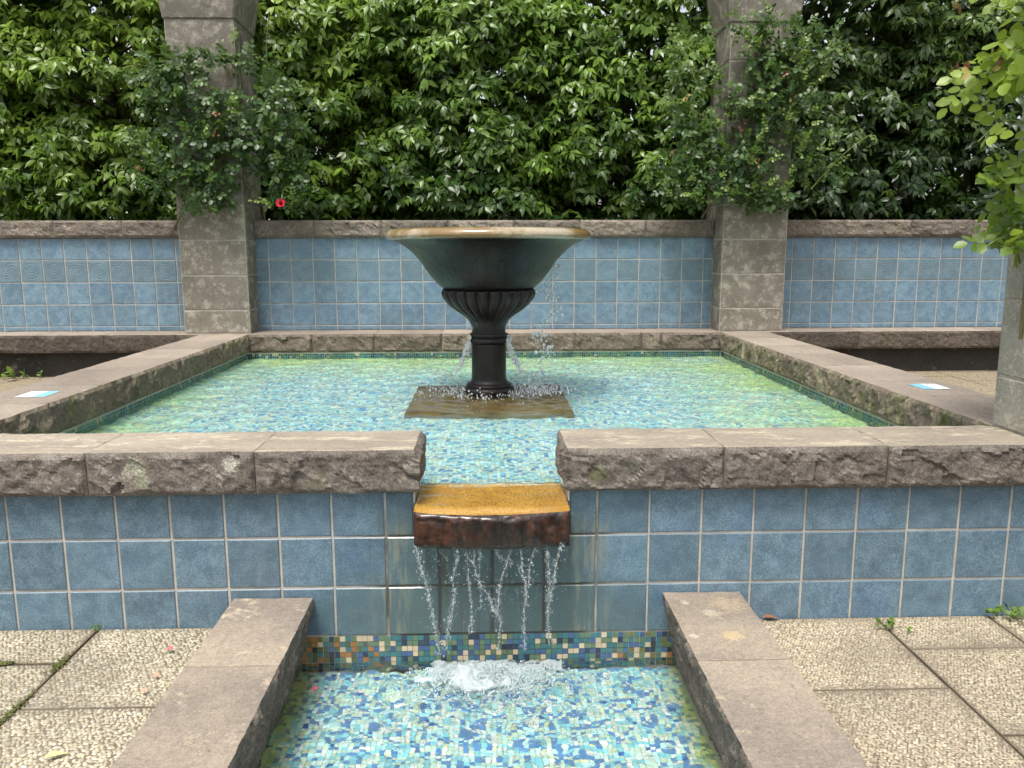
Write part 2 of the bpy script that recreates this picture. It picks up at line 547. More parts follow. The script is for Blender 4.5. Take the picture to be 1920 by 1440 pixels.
def tile_mat(name, relief=None, wet=False, tone=1.0):
    k = NB(name)
    c = k.coord('Object', 91.0)
    oi = k.n('ObjectInfo').outputs['Random']
    base = k.mix(k.ramp(k.noise(c, 15, 8, 0.68, 0.2), 0.32, 0.70), (0.082, 0.139, 0.186), (0.142, 0.220, 0.275))
    base = k.mix(k.math('MULTIPLY', k.ramp(k.noise(c, 24, 8, 0.72), 0.5, 0.70), 0.5), base, (0.092, 0.128, 0.145))
    base = k.mix(k.math('MULTIPLY', k.ramp(k.noise(c, 4, 3, 0.5), 0.55, 0.7), 0.35), base, (0.080, 0.142, 0.25))
    # glaze pooled grey at the edges of each tile
    loc = k.n('TexCoord').outputs['Object']
    ab = k.n('VectorMath', operation='ABSOLUTE')
    k.put(ab.inputs[0], loc)
    sp = k.n('SeparateXYZ')
    k.put(sp.inputs[0], ab.outputs[0])
    ed = k.math('MAXIMUM', sp.outputs[0], sp.outputs[2])
    ed = k.math('ADD', ed, k.math('MULTIPLY', k.math('SUBTRACT', k.noise(c, 40, 5, 0.7), 0.5), 0.02))
    base = k.mix(k.math('MULTIPLY', k.ramp(ed, 0.088, 0.101), 0.55), base, (0.14, 0.18, 0.20))
    speck = k.ramp(k.noise(c, 170, 6, 0.75), 0.3, 0.7)
    base = k.mix(0.5, base, k.mix(speck, (0.1, 0.1, 0.1), (0.9, 0.9, 0.9)), 'OVERLAY')
    base = k.randval(base, 0.90*tone, 1.10*tone)
    rough = 0.42
    h = k.math('ADD', k.noise(c, 60, 5, 0.6), k.math('MULTIPLY', k.noise(c, 12, 3), 1.5))
    nrm = k.bump(h, 0.18, 0.004)
    if relief is not None:
        sp2 = k.n('SeparateXYZ')
        k.put(sp2.inputs[0], loc)
        x, z = sp2.outputs[0], sp2.outputs[2]
        r = k.math('SQRT', k.math('ADD', k.math('MULTIPLY', x, x), k.math('MULTIPLY', z, z)))
        ang = k.math('ARCTAN2', z, x)
        if relief == 0:
            hh = k.math('SINE', k.math('MULTIPLY', r, 250.0))
        elif relief == 1:
            pet = k.math('ABSOLUTE', k.math('SINE', k.math('MULTIPLY', ang, 4.0)))
            hh = k.math('SINE', k.math('MULTIPLY', k.math('ADD', r, k.math('MULTIPLY', pet, 0.018)), 240.0))
        else:
            hh = k.math('SINE', k.math('ADD', k.math('MULTIPLY', r, 200.0), k.math('MULTIPLY', ang, 6.0)))
        inside = k.math('SUBTRACT', 1.0, k.ramp(r, 0.086, 0.092))
        hh = k.math('MULTIPLY', hh, inside)
        hh = k.math('MULTIPLY', hh, k.ramp(k.noise(c, 9, 4, 0.6), 0.30, 0.62))
        nrm = k.bump(hh, 0.32, 0.004, nrm)
        base = k.mix(k.math('MULTIPLY', k.ramp(hh, -0.2, -0.9), 0.32), base, (0.155, 0.17, 0.145))
        base = k.mix(k.math('MULTIPLY', k.noise(c, 8, 4), 0.75), base, (0.115, 0.168, 0.180))
        rough = 0.5
    if wet:
        g = k.n('NewGeometry').outputs['Position']
        vm = k.n('VectorMath', operation='MULTIPLY')
        k.put(vm.inputs[0], g)
        vm.inputs[1].default_value = (1, 1, 0.12)
        st = k.noise(vm.outputs[0], 16, 6, 0.6)
        st2 = k.noise(vm.outputs[0], 40, 4, 0.6)
        sg = k.n('SeparateXYZ')
        k.put(sg.inputs[0], g)
        dx = k.math('ABSOLUTE', k.math('SUBTRACT', sg.outputs[0], 1.85))
        reach = k.math('SUBTRACT', 1.0, k.ramp(k.math('ADD', dx, k.math('MULTIPLY', st, 0.3)), 0.44, 0.68))
        low = k.math('SUBTRACT', 1.0, k.ramp(sg.outputs[2], 0.36, 0.50))
        reach2 = k.math('MULTIPLY', reach, k.math('ADD', 0.25, k.math('MULTIPLY', low, 0.75)))
        base = k.mix(k.math('MULTIPLY', reach2, 0.78), base, (0.060, 0.088, 0.084))
        base = k.mix(k.math('MULTIPLY', k.math('MULTIPLY', k.ramp(st, 0.52, 0.62), reach2), 0.85), base, (0.075, 0.07, 0.045))
        lowrow = k.math('SUBTRACT', 1.0, k.ramp(k.math('ADD', sg.outputs[2], k.math('MULTIPLY', st, 0.15)), 0.10, 0.34))
        wide = k.math('SUBTRACT', 1.0, k.ramp(k.math('ADD', dx, k.math('MULTIPLY', k.noise(g, 6, 5), 0.25)), 0.62, 0.92))
        base = k.mix(k.math('MULTIPLY', k.math('MULTIPLY', lowrow, wide), 0.6), base, (0.085, 0.122, 0.118))
        band = k.math('MULTIPLY', k.ramp(dx, 0.30, 0.36), k.math('SUBTRACT', 1.0, k.ramp(dx, 0.40, 0.52)))
        base = k.mix(k.math('MULTIPLY', k.math('MULTIPLY', k.math('MULTIPLY', band, low), k.ramp(st2, 0.45, 0.62)), 0.5), base, (0.24, 0.235, 0.17))
        base = k.mix(k.math('MULTIPLY', k.math('MULTIPLY', k.ramp(st2, 0.6, 0.72), reach2), 0.5), base, (0.22, 0.24, 0.2))
        rg = k.math('SUBTRACT', 0.42, k.math('MULTIPLY', reach2, 0.28))
        k.set(Roughness=rg)
    else:
        k.set(Roughness=rough)
        gp = k.n('NewGeometry').outputs['Position']
        vm = k.n('VectorMath', operation='MULTIPLY')
        k.put(vm.inputs[0], gp)
        vm.inputs[1].default_value = (1, 1, 0.07)
        run = k.ramp(k.noise(vm.outputs[0], 24, 5, 0.65), 0.60, 0.74)
        patch = k.ramp(k.noise(gp, 2.6, 3), 0.48, 0.62)
        base = k.mix(k.math('MULTIPLY', k.math('MULTIPLY', run, patch), 0.28), base, (0.34, 0.37, 0.37))
        grime = k.ramp(k.noise(gp, 1.7, 5, 0.6), 0.50, 0.68)
        base = k.mix(k.math('MULTIPLY', grime, 0.30), base, (0.085, 0.115, 0.125))
    k.set(Base_Color=base, Normal=nrm)
    return k.m


M['tile'] = tile_mat('blue_glazed_tile')
M['tile_back'] = tile_mat('blue_glazed_wall_tile', tone=1.25)
M['tile_wet'] = tile_mat('water_stained_tile', wet=True)
for r in range(3):
    M['relief%d' % r] = tile_mat('embossed_tile_%d' % r, relief=r, tone=1.25)


def mosaic_mat():
    k = NB('glass_mosaic')
    a = k.n('VertexColor')
    a.layer_name = 'col'
    col = k.randval(a.outputs['Color'], 0.9, 1.1)
    k.set(Base_Color=col, Roughness=0.25)
    return k.m


M['mosaic'] = mosaic_mat()
M['mosaic_bed'] = NB('mosaic_bed').set(Base_Color=(0.32, 0.33, 0.24), Roughness=0.9).m


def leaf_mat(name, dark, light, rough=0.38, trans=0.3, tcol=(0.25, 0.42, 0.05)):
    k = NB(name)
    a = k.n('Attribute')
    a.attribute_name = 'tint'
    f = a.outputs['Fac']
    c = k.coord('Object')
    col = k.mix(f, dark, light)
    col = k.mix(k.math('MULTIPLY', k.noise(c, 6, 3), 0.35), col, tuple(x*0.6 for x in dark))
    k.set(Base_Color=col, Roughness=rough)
    k.b.inputs['Specular IOR Level'].default_value = 0.4
    tr = k.n('BsdfTranslucent')
    k.put(tr.inputs['Color'], k.mix(f, tuple(x*0.9 for x in tcol), tcol))
    ms = k.n('MixShader')
    k.put(ms.inputs[0], trans)
    k.put(ms.inputs[1], k.b.outputs[0])
    k.put(ms.inputs[2], tr.outputs[0])
    k.put(k.out.inputs[0], ms.outputs[0])
    return k.m


def simple(name, col, rough=0.6, **kw):
    k = NB(name)
    k.set(Base_Color=col, Roughness=rough)
    for a, b in kw.items():
        k.b.inputs[a.replace('_', ' ')].default_value = b
    return k.m


def bark_mat():
    k = NB('bark')
    c = k.coord('Object', 0, (1, 1, 0.25))
    n = k.noise(c, 30, 6, 0.7)
    k.set(Base_Color=k.mix(n, (0.035, 0.028, 0.02), (0.12, 0.10, 0.08)), Roughness=0.95, Normal=k.bump(n, 0.7, 0.01))
    return k.m


M['bark'] = bark_mat()


def water_mat(name, scale=22, strength=0.25, tint=(0.93, 1.0, 0.985)):
    k = NB(name)
    c = k.coord('Object')
    n = k.math('ADD', k.noise(c, scale, 3, 0.5, 0.5), k.math('MULTIPLY', k.noise(c, scale*2.7, 2, 0.5, 0.3), 0.35))
    k.set(Base_Color=tint, Roughness=0.0, IOR=1.33, Normal=k.bump(n, strength, 0.012))
    k.b.inputs['Transmission Weight'].default_value = 1.0
    return k.m


M['pool_water'] = water_mat('pool_water_surface', 24, 0.2)
M['channel_water'] = water_mat('channel_water_surface', 22, 0.42)
M['drop'] = simple('falling_water', (0.97, 1, 1), 0.0, IOR=1.33, Transmission_Weight=0.92)
M['spray'] = simple('white_spray', (0.90, 0.95, 0.96), 0.2, IOR=1.33, Transmission_Weight=0.40)
M['foam'] = simple('white_foam', (0.84, 0.93, 0.94), 0.20, IOR=1.33, Transmission_Weight=0.62)


def bowl_mat():
    k = NB('dark_green_glaze')
    c = k.coord('Object')
    st = k.coord('Object', 0, (1, 1, 0.25))
    sep = k.n('SeparateXYZ')
    k.put(sep.inputs[0], c)
    n = k.noise(st, 6, 5, 0.6)
    col = k.mix(k.ramp(n, 0.40, 0.66), (0.007, 0.008, 0.008), (0.017, 0.024, 0.022))
    col = k.mix(k.math('MULTIPLY', k.ramp(k.noise(st, 3.0, 4, 0.6), 0.50, 0.64), 0.7), col, (0.022, 0.011, 0.006))
    h = k.math('ADD', k.noise(st, 42, 4, 0.6), k.math('MULTIPLY', k.noise(st, 14, 3), 1.2))
    k.set(Base_Color=col, Roughness=0.34, Normal=k.bump(h, 0.5, 0.012))
    k.b.inputs['Specular IOR Level'].default_value = 0.3
    k.b.inputs['Coat Weight'].default_value = 0.0
    k.b.inputs['Coat Roughness'].default_value = 0.15
    return k.m


def bronze_mat():
    k = NB('dark_brown_wet_stone')
    c = k.coord('Object')
    n = k.noise(c, 9, 6, 0.65)
    col = k.mix(k.ramp(n, 0.35, 0.7), (0.009, 0.0065, 0.0058), (0.022, 0.016, 0.014))
    k.set(Base_Color=col, Roughness=0.38, Normal=k.bump(k.noise(c, 60, 5, 0.6), 0.35, 0.006))
    k.b.inputs['Specular IOR Level'].default_value = 0.35
    k.b.inputs['Coat Weight'].default_value = 0.10
    k.b.inputs['Coat Roughness'].default_value = 0.15
    return k.m


def rim_mat():
    k = NB('cream_speckled_rim')
    c = k.coord('Object')
    n = k.noise(c, 2.6, 5, 0.6)
    col = k.mix(k.ramp(n, 0.46, 0.60), (0.40, 0.34, 0.245), (0.20, 0.125, 0.04))
    col = k.mix(k.math('MULTIPLY', k.ramp(k.noise(c, 120, 4, 0.7), 0.5, 0.7), 0.6), col, (0.12, 0.09, 0.06))
    k.set(Base_Color=col, Roughness=0.25, Normal=k.bump(k.noise(c, 90, 4), 0.15, 0.004))
    k.b.inputs['Coat Weight'].default_value = 0.6
    return k.m


def spill_top_mat():
    k = NB('wet_ochre_granite')
    c = k.coord('Object')
    col = k.mix(k.ramp(k.noise(c, 230, 3, 0.7), 0.38, 0.62), (0.24, 0.115, 0.012), (0.56, 0.34, 0.08))
    col = k.mix(k.math('MULTIPLY', k.ramp(k.noise(c, 4, 4), 0.45, 0.7), 0.5), col, (0.26, 0.12, 0.012))
    k.set(Base_Color=col, Roughness=0.22, Normal=k.bump(k.noise(c, 16, 3), 0.10, 0.01))
    k.b.inputs['Coat Weight'].default_value = 1.0
    k.b.inputs['Coat Roughness'].default_value = 0.04
    return k.m


def spill_face_mat():
    k = NB('wet_red_brown_rock')
    c = k.coord('Object', 0, (1, 1, 0.3))
    c2 = k.coord('Object')
    col = k.mix(k.ramp(k.noise(c, 22, 5, 0.65), 0.38, 0.66), (0.012, 0.005, 0.003), (0.060, 0.022, 0.010))
    h = k.math('ADD', k.noise(c, 70, 4, 0.6), k.math('MULTIPLY', k.noise(c2, 18, 3), 1.6))
    k.set(Base_Color=col, Roughness=0.34, Normal=k.bump(h, 0.6, 0.014))
    k.b.inputs['Specular IOR Level'].default_value = 0.3
    k.b.inputs['Coat Weight'].default_value = 0.45
    k.b.inputs['Coat Roughness'].default_value = 0.06
    return k.m


def slab_mat():
    k = NB('wet_brown_slab')
    c = k.coord('Object')
    n = k.noise(c, 4, 6, 0.65)
    col = k.mix(k.ramp(n, 0.35, 0.65), (0.17, 0.115, 0.045), (0.24, 0.19, 0.09))
    col = k.mix(k.math('MULTIPLY', k.ramp(k.noise(c, 9, 5), 0.55, 0.7), 0.6), col, (0.07, 0.045, 0.02))
    k.set(Base_Color=col, Roughness=0.12, Normal=k.bump(k.noise(c, 30, 4), 0.3, 0.01))
    k.b.inputs['Coat Weight'].default_value = 0.8
    return k.m


M['bowl'], M['bronze'], M['rim'] = bowl_mat(), bronze_mat(), rim_mat()
M['spill_top'], M['spill_face'], M['slab'] = spill_top_mat(), spill_face_mat(), slab_mat()
M['steel'] = simple('brushed_steel', (0.62, 0.63, 0.62), 0.35, Metallic=0.85)


def paver_mat(name, a, b):
    k = NB(name)
    c = k.coord('Object')
    vo = k.n('TexVoronoi', Scale=75.0)
    k.put(vo.inputs['Vector'], c)
    col = k.mix(k.ramp(vo.outputs['Distance'], 0.42, 0.62), a, b)
    col = k.mix(k.math('MULTIPLY', k.noise(c, 3, 4), 0.5), col, tuple(x*0.7 for x in a))
    k.set(Base_Color=col, Roughness=0.9, Normal=k.bump(vo.outputs['Distance'], -0.6, 0.006))
    return k.m


M['aggregate'] = paver_mat('exposed_aggregate', (0.33, 0.275, 0.18), (0.14, 0.11, 0.075))
M['paver_mortar'] = stone_mat('paver_mortar', (0.16, 0.13, 0.09), (0.20, 0.165, 0.12), (0.25, 0.21, 0.15), 0.62, 3.0, bump=0.5, var=(1, 1))
M['joint'] = stone_mat('paving_joint', (0.035, 0.03, 0.022), (0.05, 0.045, 0.03), (0.08, 0.085, 0.03), 0.58, 5.0, bump=0.6, var=(1, 1))


def pebble_mat():
    k = NB('pebbles')
    a = k.n('VertexColor')
    a.layer_name = 'col'
    k.set(Base_Color=a.outputs['Color'], Roughness=0.65)
    return k.m


M['pebble'] = pebble_mat()

# ================================================================== SETTING
g = link('ground', boxes_mesh('ground', [(-400, 400, -400, 400, -0.75, -0.65)], M['soil']))
tag(g, 'bare earth ground under and around the fountain court', 'ground', kind='structure')
g = link('planting_bed', boxes_mesh('planting_bed', [(-14, 18, 5.03, 9.0, -0.6, 0.35)], M['soil']))
tag(g, 'soil bed behind the tiled wall where the hedge trees root', 'soil bed', kind='structure')

# ------------------------------------------------------------------ paving in front, with real pebbles
HEX = np.linspace(0, 2*np.pi, 6, endpoint=False)


def pebble_mesh(name, x0, x1, y0, y1, z, size, seed, pal):
    r = np.random.default_rng(seed)
    nx = max(1, int((x1-x0)/size))
    ny = max(1, int((y1-y0)/(size*0.86)))
    ii, jj = np.meshgrid(np.arange(nx), np.arange(ny), indexing='ij')
    px = x0+(ii+0.5+0.5*(jj % 2)-0.25+r.uniform(-.27, .27, ii.shape))*(x1-x0)/nx
    py = y0+(jj+0.5+r.uniform(-.27, .27, ii.shape))*(y1-y0)/ny
    px, py = px.ravel(), py.ravel()
    n = len(px)
    a = size*r.uniform(0.46, 0.78, n)
    b = size*r.uniform(0.34, 0.52, n)
    th = r.uniform(0, np.pi, n)
    hgt = size*r.uniform(0.12, 0.26, n)
    wob = r.uniform(0.82, 1.15, (n, 6))
    c, s = np.cos(HEX), np.sin(HEX)
    V = np.zeros((n, 13, 3))
    for lev, (sc, hz) in enumerate(((1.0, -0.25), (0.72, 0.75))):
        lx = a[:, None]*c*sc*wob
        ly = b[:, None]*s*sc*wob
        V[:, lev*6:lev*6+6, 0] = px[:, None]+lx*np.cos(th)[:, None]-ly*np.sin(th)[:, None]
        V[:, lev*6:lev*6+6, 1] = py[:, None]+lx*np.sin(th)[:, None]+ly*np.cos(th)[:, None]
        V[:, lev*6:lev*6+6, 2] = z+hgt[:, None]*hz
    V[:, 12, 0] = px
    V[:, 12, 1] = py
    V[:, 12, 2] = z+hgt
    V[:, :, 0] = np.clip(V[:, :, 0], x0+0.001, x1-0.001)
    V[:, :, 1] = np.clip(V[:, :, 1], y0+0.001, y1-0.001)
    q = np.array([[k, (k+1) % 6, 6+(k+1) % 6, 6+k] for k in range(6)])
    t = np.array([[6+k, 6+(k+1) % 6, 12] for k in range(6)])
    off = (np.arange(n)*13)[:, None, None]
    pal = np.array(pal)
    colr = pal[r.integers(0, len(pal), n)]*r.uniform(0.72, 1.15, (n, 1))
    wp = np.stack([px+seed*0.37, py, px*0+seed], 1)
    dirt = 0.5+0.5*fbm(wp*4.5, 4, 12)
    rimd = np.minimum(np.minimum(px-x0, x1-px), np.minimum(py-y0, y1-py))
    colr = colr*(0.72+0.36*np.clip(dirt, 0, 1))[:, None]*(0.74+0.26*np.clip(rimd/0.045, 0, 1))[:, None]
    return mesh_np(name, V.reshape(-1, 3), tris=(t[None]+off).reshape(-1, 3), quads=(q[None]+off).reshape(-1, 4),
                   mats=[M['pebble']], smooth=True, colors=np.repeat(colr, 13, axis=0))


PAL_L = [(0.46, 0.42, 0.31), (0.41, 0.365, 0.265), (0.50, 0.465, 0.365), (0.36, 0.32, 0.235), (0.45, 0.395, 0.28)]
PAL_R = [(0.42, 0.365, 0.255), (0.37, 0.315, 0.22), (0.46, 0.415, 0.305), (0.31, 0.26, 0.185), (0.40, 0.335, 0.25)]
pave = link('pavement', boxes_mesh('pavement', [(-9, 1.0, -9, 0.003, -0.6, -0.035), (2.69, 13, -9, 0.003, -0.6, -0.035)], M['joint']))
tag(pave, 'exposed aggregate pavement in front of the tiled basin wall', 'pavement', kind='structure')
ROOTLOC[pave.name] = (0, 0, 0)


def paver(x0, x1, y0, y1, seed, size, pal, ztop=0.0):
    g_ = 0.004
    r = random.Random(seed)
    dz = r.uniform(-0.003, 0.003)
    me = boxes_mesh('paver', [(x0+g_-x0, x1-g_-x0, y0+g_-y0, y1-g_-y0, -0.04, 0)], M['paver_mortar'])
    p = link('paver', me, pave, (x0, y0, ztop-0.006+dz))
    ROOTLOC[p.name] = (0, 0, 0)
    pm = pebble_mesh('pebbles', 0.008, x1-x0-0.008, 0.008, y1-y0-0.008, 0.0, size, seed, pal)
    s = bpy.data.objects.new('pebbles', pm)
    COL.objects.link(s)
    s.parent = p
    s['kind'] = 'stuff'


def rows(x0, x1, ys, size, pal, sd):
    for k in range(len(ys)-1):
        paver(x0, x1, ys[k+1], ys[k], sd+k, size, pal)


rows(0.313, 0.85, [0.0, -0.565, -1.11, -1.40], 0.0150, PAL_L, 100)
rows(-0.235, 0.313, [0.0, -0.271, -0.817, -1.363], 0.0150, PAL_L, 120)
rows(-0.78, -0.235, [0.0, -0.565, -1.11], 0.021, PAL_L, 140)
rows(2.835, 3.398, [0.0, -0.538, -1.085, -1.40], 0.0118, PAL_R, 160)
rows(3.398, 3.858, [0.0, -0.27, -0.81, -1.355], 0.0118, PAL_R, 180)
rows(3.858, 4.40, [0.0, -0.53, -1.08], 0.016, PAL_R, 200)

# terraces on both sides of the basin, a step higher than the front paving
for nm, (x0, x1) in (('left', (-4.6, -0.772)), ('right', (4.445, 8.4))):
    t = link('terrace', boxes_mesh('terrace', [(x0, x1, 0.31, 4.66, -0.6, 0.285)], M['joint']))
    tag(t, 'raised aggregate terrace beside the %s side of the basin' % nm, 'terrace', kind='structure')
    ROOTLOC[t.name] = (0, 0, 0)
    n = int((x1-x0)/0.545)+1
    for i in range(n):
        for j in range(8):
            a = x0+i*0.545 if nm == 'left' else x1-(i+1)*0.545
            a = (x1-(i+1)*0.545) if nm == 'left' else (x0+i*0.545)
            b = a+0.545
            if a < x0-0.01 or b > x1+0.3:
                continue
            y = 0.32+j*0.545+(0.27 if i % 2 else 0)
            y1 = min(y+0.545, 4.64)
            if y1-y < 0.1:
                continue
            me = boxes_mesh('paver', [(a+.004, b-.004, y+.004, y1-.004, 0.28, 0.32+random.uniform(-.003, .003))], M['aggregate'])
            link('paver', me, t)

# ================================================================== TILES
TS = 0.206


def tile_mesh(name, w, h, mat, d=0.011):
    """thin bevelled tile, centred, facing -y"""
    x, z = w/2, h/2
    bv = 0.0035
    V = np.array([[-x, d, -z], [x, d, -z], [x, d, z], [-x, d, z],
                  [-x, bv, -z], [x, bv, -z], [x, bv, z], [-x, bv, z],
                  [-x+bv, 0, -z+bv], [x-bv, 0, -z+bv], [x-bv, 0, z-bv], [-x+bv, 0, z-bv]])
    Q = [[8, 9, 10, 11]]
    for a in range(4):
        b = (a+1) % 4
        Q.append([4+a, 4+b, 8+b, 8+a])
        Q.append([a, b, 4+b, 4+a])
    Q.append([3, 2, 1, 0])
    return mesh_np(name, V, quads=np.array(Q), mats=[mat])


_tc = {}


def put_tile(parent, x0, x1, z0, z1, y, mat, rnd):
    gr = 0.0042
    w, h = x1-x0-2*gr, z1-z0-2*gr
    if w < 0.01 or h < 0.008:
        return
    key = (round(w, 3), round(h, 3), mat)
    if key not in _tc:
        _tc[key] = tile_mesh('tile', w, h, M[mat])
    o = link('tile', _tc[key], parent, ((x0+x1)/2+rnd.uniform(-.0008, .0008), y+rnd.uniform(-.0012, .0008), (z0+z1)/2+rnd.uniform(-.0008, .0008)))
    o.rotation_euler = (rnd.uniform(-.004, .004), rnd.uniform(-.003, .003), rnd.uniform(-.004, .004))


# ================================================================== BACK WALL
YB = 4.708
bw = root('tiled_wall', (1.85, 4.85, 0.3), 'long blue tiled garden wall with rough stone coping behind the fountain', 'wall')
link('wall_core', boxes_mesh('wall_core', [(-4.6, 8.4, YB+0.0045, 5.02, -0.6, 1.59)], M['grout']), bw)
rr = random.Random(3)
ROWS = [(1.3786, 1.586), (1.1726, 1.3786), (0.9666, 1.1726), (0.7606, 0.9666), (0.713, 0.7606)]
for (xa, xb, org) in ((-4.4, -0.93, -2.5166), (-0.335, 4.0, -0.2125), (4.6, 8.3, 4.7694)):
    i0 = math.floor((xa-org)/TS)
    i1 = math.ceil((xb-org)/TS)
    for i in range(i0, i1):
        a, b = max(xa, org+i*TS), min(xb, org+(i+1)*TS)
        for rw, (z0, z1) in enumerate(ROWS):
            mt = 'tile_back'
            if rw == 1:
                mt = 'relief%d' % rr.choice([0, 0, 1, 2, 1])
            put_tile(bw, a, b, z0, z1, YB, mt, rr)
XW = [-4.5, -3.9, -3.4, -2.79, -2.164, -1.539, -0.93]
XW2 = [-0.335, 0.229, 0.857, 1.48, 2.10, 2.72, 3.344, 4.0]
XW3 = [4.6, 5.242, 5.885, 6.489, 7.12, 7.75, 8.3]
sd = 300
for lst in (XW, XW2, XW3):
    for a, b in zip(lst[:-1], lst[1:]):
        sd += 1
        me = rock_block('coping_stone', a+.0015, b-.0015, 4.672, 5.04, 1.588, 1.742, {'-y'}, [M['wall_top'], M['wall_rock']], sd, res=0.02, amp=0.013, bulge=0.012)
        link('coping_stone', me, bw)

# ================================================================== BASIN
ZC, ZCB = 0.712, 0.546
WZ = 0.503                      # water level of the upper basin
basin = root('fountain_basin', (1.85, 2.3, 0.0), 'square raised fountain basin with blue tiled front wall and rock faced coping', 'basin')
core = [(-0.95, 1.553, 0.0045, 0.285, -0.6, ZCB+0.001), (2.157, 4.62, 0.0045, 0.285, -0.6, ZCB+0.001), (1.5532, 2.1568, 0.0045, 0.285, -0.6, 0.345),
        (-0.765, -0.345, 0.29, 4.70, -0.6, ZCB), (4.005, 4.437, 0.29, 4.70, -0.6, ZCB), (-0.344, 4.004, 4.34, 4.70, -0.6, ZCB),
        (-0.36, 4.02, 0.27, 4.36, -0.6, 0.3945)]
link('wall_core', boxes_mesh('wall_core', core, M['grout']), basin)
for i in range(-4, 23):
    for (z0, z1) in ((-0.0545, 0.1512), (0.1512, 0.3572), (0.3572, 0.5632)):
        a, b = i*TS, (i+1)*TS
        if b > 4.62:
            continue
        wet = 1.0 < (a+b)/2 < 2.75
        z1c = min(z1, 0.5515)
        segs = [(a, b)]
        if z0 > 0.3:            # the spill gap cuts through the top course
            segs = []
            if a < 1.553:
                segs.append((a, min(b, 1.553)))
            if b > 2.157:
                segs.append((max(a, 2.157), b))
        for s0, s1 in segs:
            put_tile(basin, s0, s1, z0, z1c, 0.0, 'tile_wet' if wet else 'tile', rr)
# coping stones
XF = [(-0.92, -0.29), (-0.29, 0.337), (0.337, 0.963), (0.963, 1.562), (2.142, 2.744), (2.744, 3.383), (3.383, 4.0), (4.0, 4.62)]
for k, (a, b) in enumerate(XF):
    rough = {'-y'}
    if abs(b-1.562) < 1e-6:
        rough.add('+x')
    if abs(a-2.142) < 1e-6:
        rough.add('-x')
    me = rock_block('coping_stone', a+.0018, b-.0018, -0.04, 0.298, ZCB, ZC, rough, [M['coping_top'], M['coping_rock']], 400+k, res=0.0105, amp=0.017, bulge=0.012)
    link('coping_stone', me, basin)
YL = [0.3, 0.973, 1.53, 2.138, 2.711, 3.23, 3.78, 4.332]
YR = [0.3, 0.999, 1.52, 2.136, 2.749, 3.29, 3.84, 4.332]
for lst, x0, x1, side in ((YL, -0.765, -0.338, '+x'), (YR, 4.0, 4.437, '-x')):
    for k, (a, b) in enumerate(zip(lst[:-1], lst[1:])):
        rough = {side}
        me = rock_block('coping_stone', x0, x1, a+.0018, b-.0018, ZCB, ZC, rough, [M['side_top'], M['side_rock']], 430+k+(20 if side == '-x' else 0), res=0.016, amp=0.015)
        link('coping_stone', me, basin)
XBK = [-0.765, -0.335, 0.24, 0.806, 1.419, 2.03, 2.645, 3.262, 3.445, 4.0, 4.437]
for k, (a, b) in enumerate(zip(XBK[:-1], XBK[1:])):
    me = rock_block('coping_stone', a+.0018, b-.0018, 4.336, 4.704, ZCB, ZC, {'-y'}, [M['side_top'], M['back_rock']], 480+k, res=0.02, amp=0.013)
    link('coping_stone', me, basin)
# steel cheeks lining the cut in the wall
for x0, x1 in ((1.5535, 1.559), (2.151, 2.1565)):
    link('metal_plate', boxes_mesh('metal_plate', [(x0, x1, -0.006, 0.284, 0.495, ZCB-0.001)], M['steel']), basin)

# ------------------------------------------------------------------ mosaic
BLUE, DBLUE, TURQ, AQUA, MINT, GREEN, CREAM, TEAL, NAVY, ORANGE, OLIVE = ((0.14, 0.33, 0.66), (0.06, 0.18, 0.52), (0.30, 0.74, 0.84), (0.60, 0.93, 0.93),
    (0.70, 0.90, 0.74), (0.17, 0.36, 0.20), (0.82, 0.68, 0.46), (0.035, 0.24, 0.30), (0.025, 0.06, 0.16), (0.34, 0.16, 0.06), (0.15, 0.145, 0.05))
PALE = (0.92, 0.97, 0.92)
FLOOR_PAL = [BLUE, DBLUE, TURQ, AQUA, MINT, PALE, (0.78, 0.86, 0.52)]
FLOOR_W = [0.24, 0.02, 0.19, 0.22, 0.18, 0.16, 0.03]
STRIP_PAL = [(0.055, 0.17, 0.19), (0.035, 0.055, 0.09), (0.065, 0.12, 0.24), (0.13, 0.20, 0.12), (0.56, 0.46, 0.31)]
STRIP_W = [0.27, 0.13, 0.19, 0.23, 0.18]
MP = 0.0222


def mosaic_quads(o, eu, ev, nu, nv, pal, wts, r, nrm, stain=None, skip=None):
    """quads raised off the bed; o origin, eu/ev unit axes. returns verts (n,4,3), colors (n,3), centres"""
    o, eu, ev, nrm = map(np.array, (o, eu, ev, nrm))
    i, j = np.meshgrid(np.arange(nu), np.arange(nv), indexing='ij')
    i, j = i.ravel(), j.ravel()
    n = len(i)
    c = o+np.outer((i+0.5)*MP, eu)+np.outer((j+0.5)*MP, ev)
    hs_ = MP/2-0.0011
    cor = np.array([[-1, -1], [1, -1], [1, 1], [-1, 1]])*hs_
    jit = r.uniform(-.0008, .0008, (n, 4, 2))
    uv = cor[None]+jit
    V = c[:, None, :]+uv[:, :, 0:1]*eu+uv[:, :, 1:2]*ev+nrm*r.uniform(0.002, 0.0035, (n, 1, 1))
    colr = np.array(pal)[r.choice(len(pal), n, p=np.array(wts)/sum(wts))]*r.uniform(0.85, 1.12, (n, 1))
    if stain is not None:
        f, sc = stain(c, r)
        colr = colr*(1-f[:, None])+f[:, None]*(0.55*colr*2*np.array(sc)+0.45*np.array(sc))
    return V, colr, c


def mosaic_obj(name, lst, parent, kind='stuff'):
    V = np.concatenate([v for v, _, _ in lst])
    C = np.concatenate([c for _, c, _ in lst])
    n = len(V)
    me = mesh_np(name, V.reshape(-1, 3), quads=np.arange(n*4).reshape(n, 4), mats=[M['mosaic']], colors=np.repeat(C, 4, axis=0))
    o = link(name, me, parent)
    o['kind'] = kind
    return o


rm = np.random.default_rng(5)


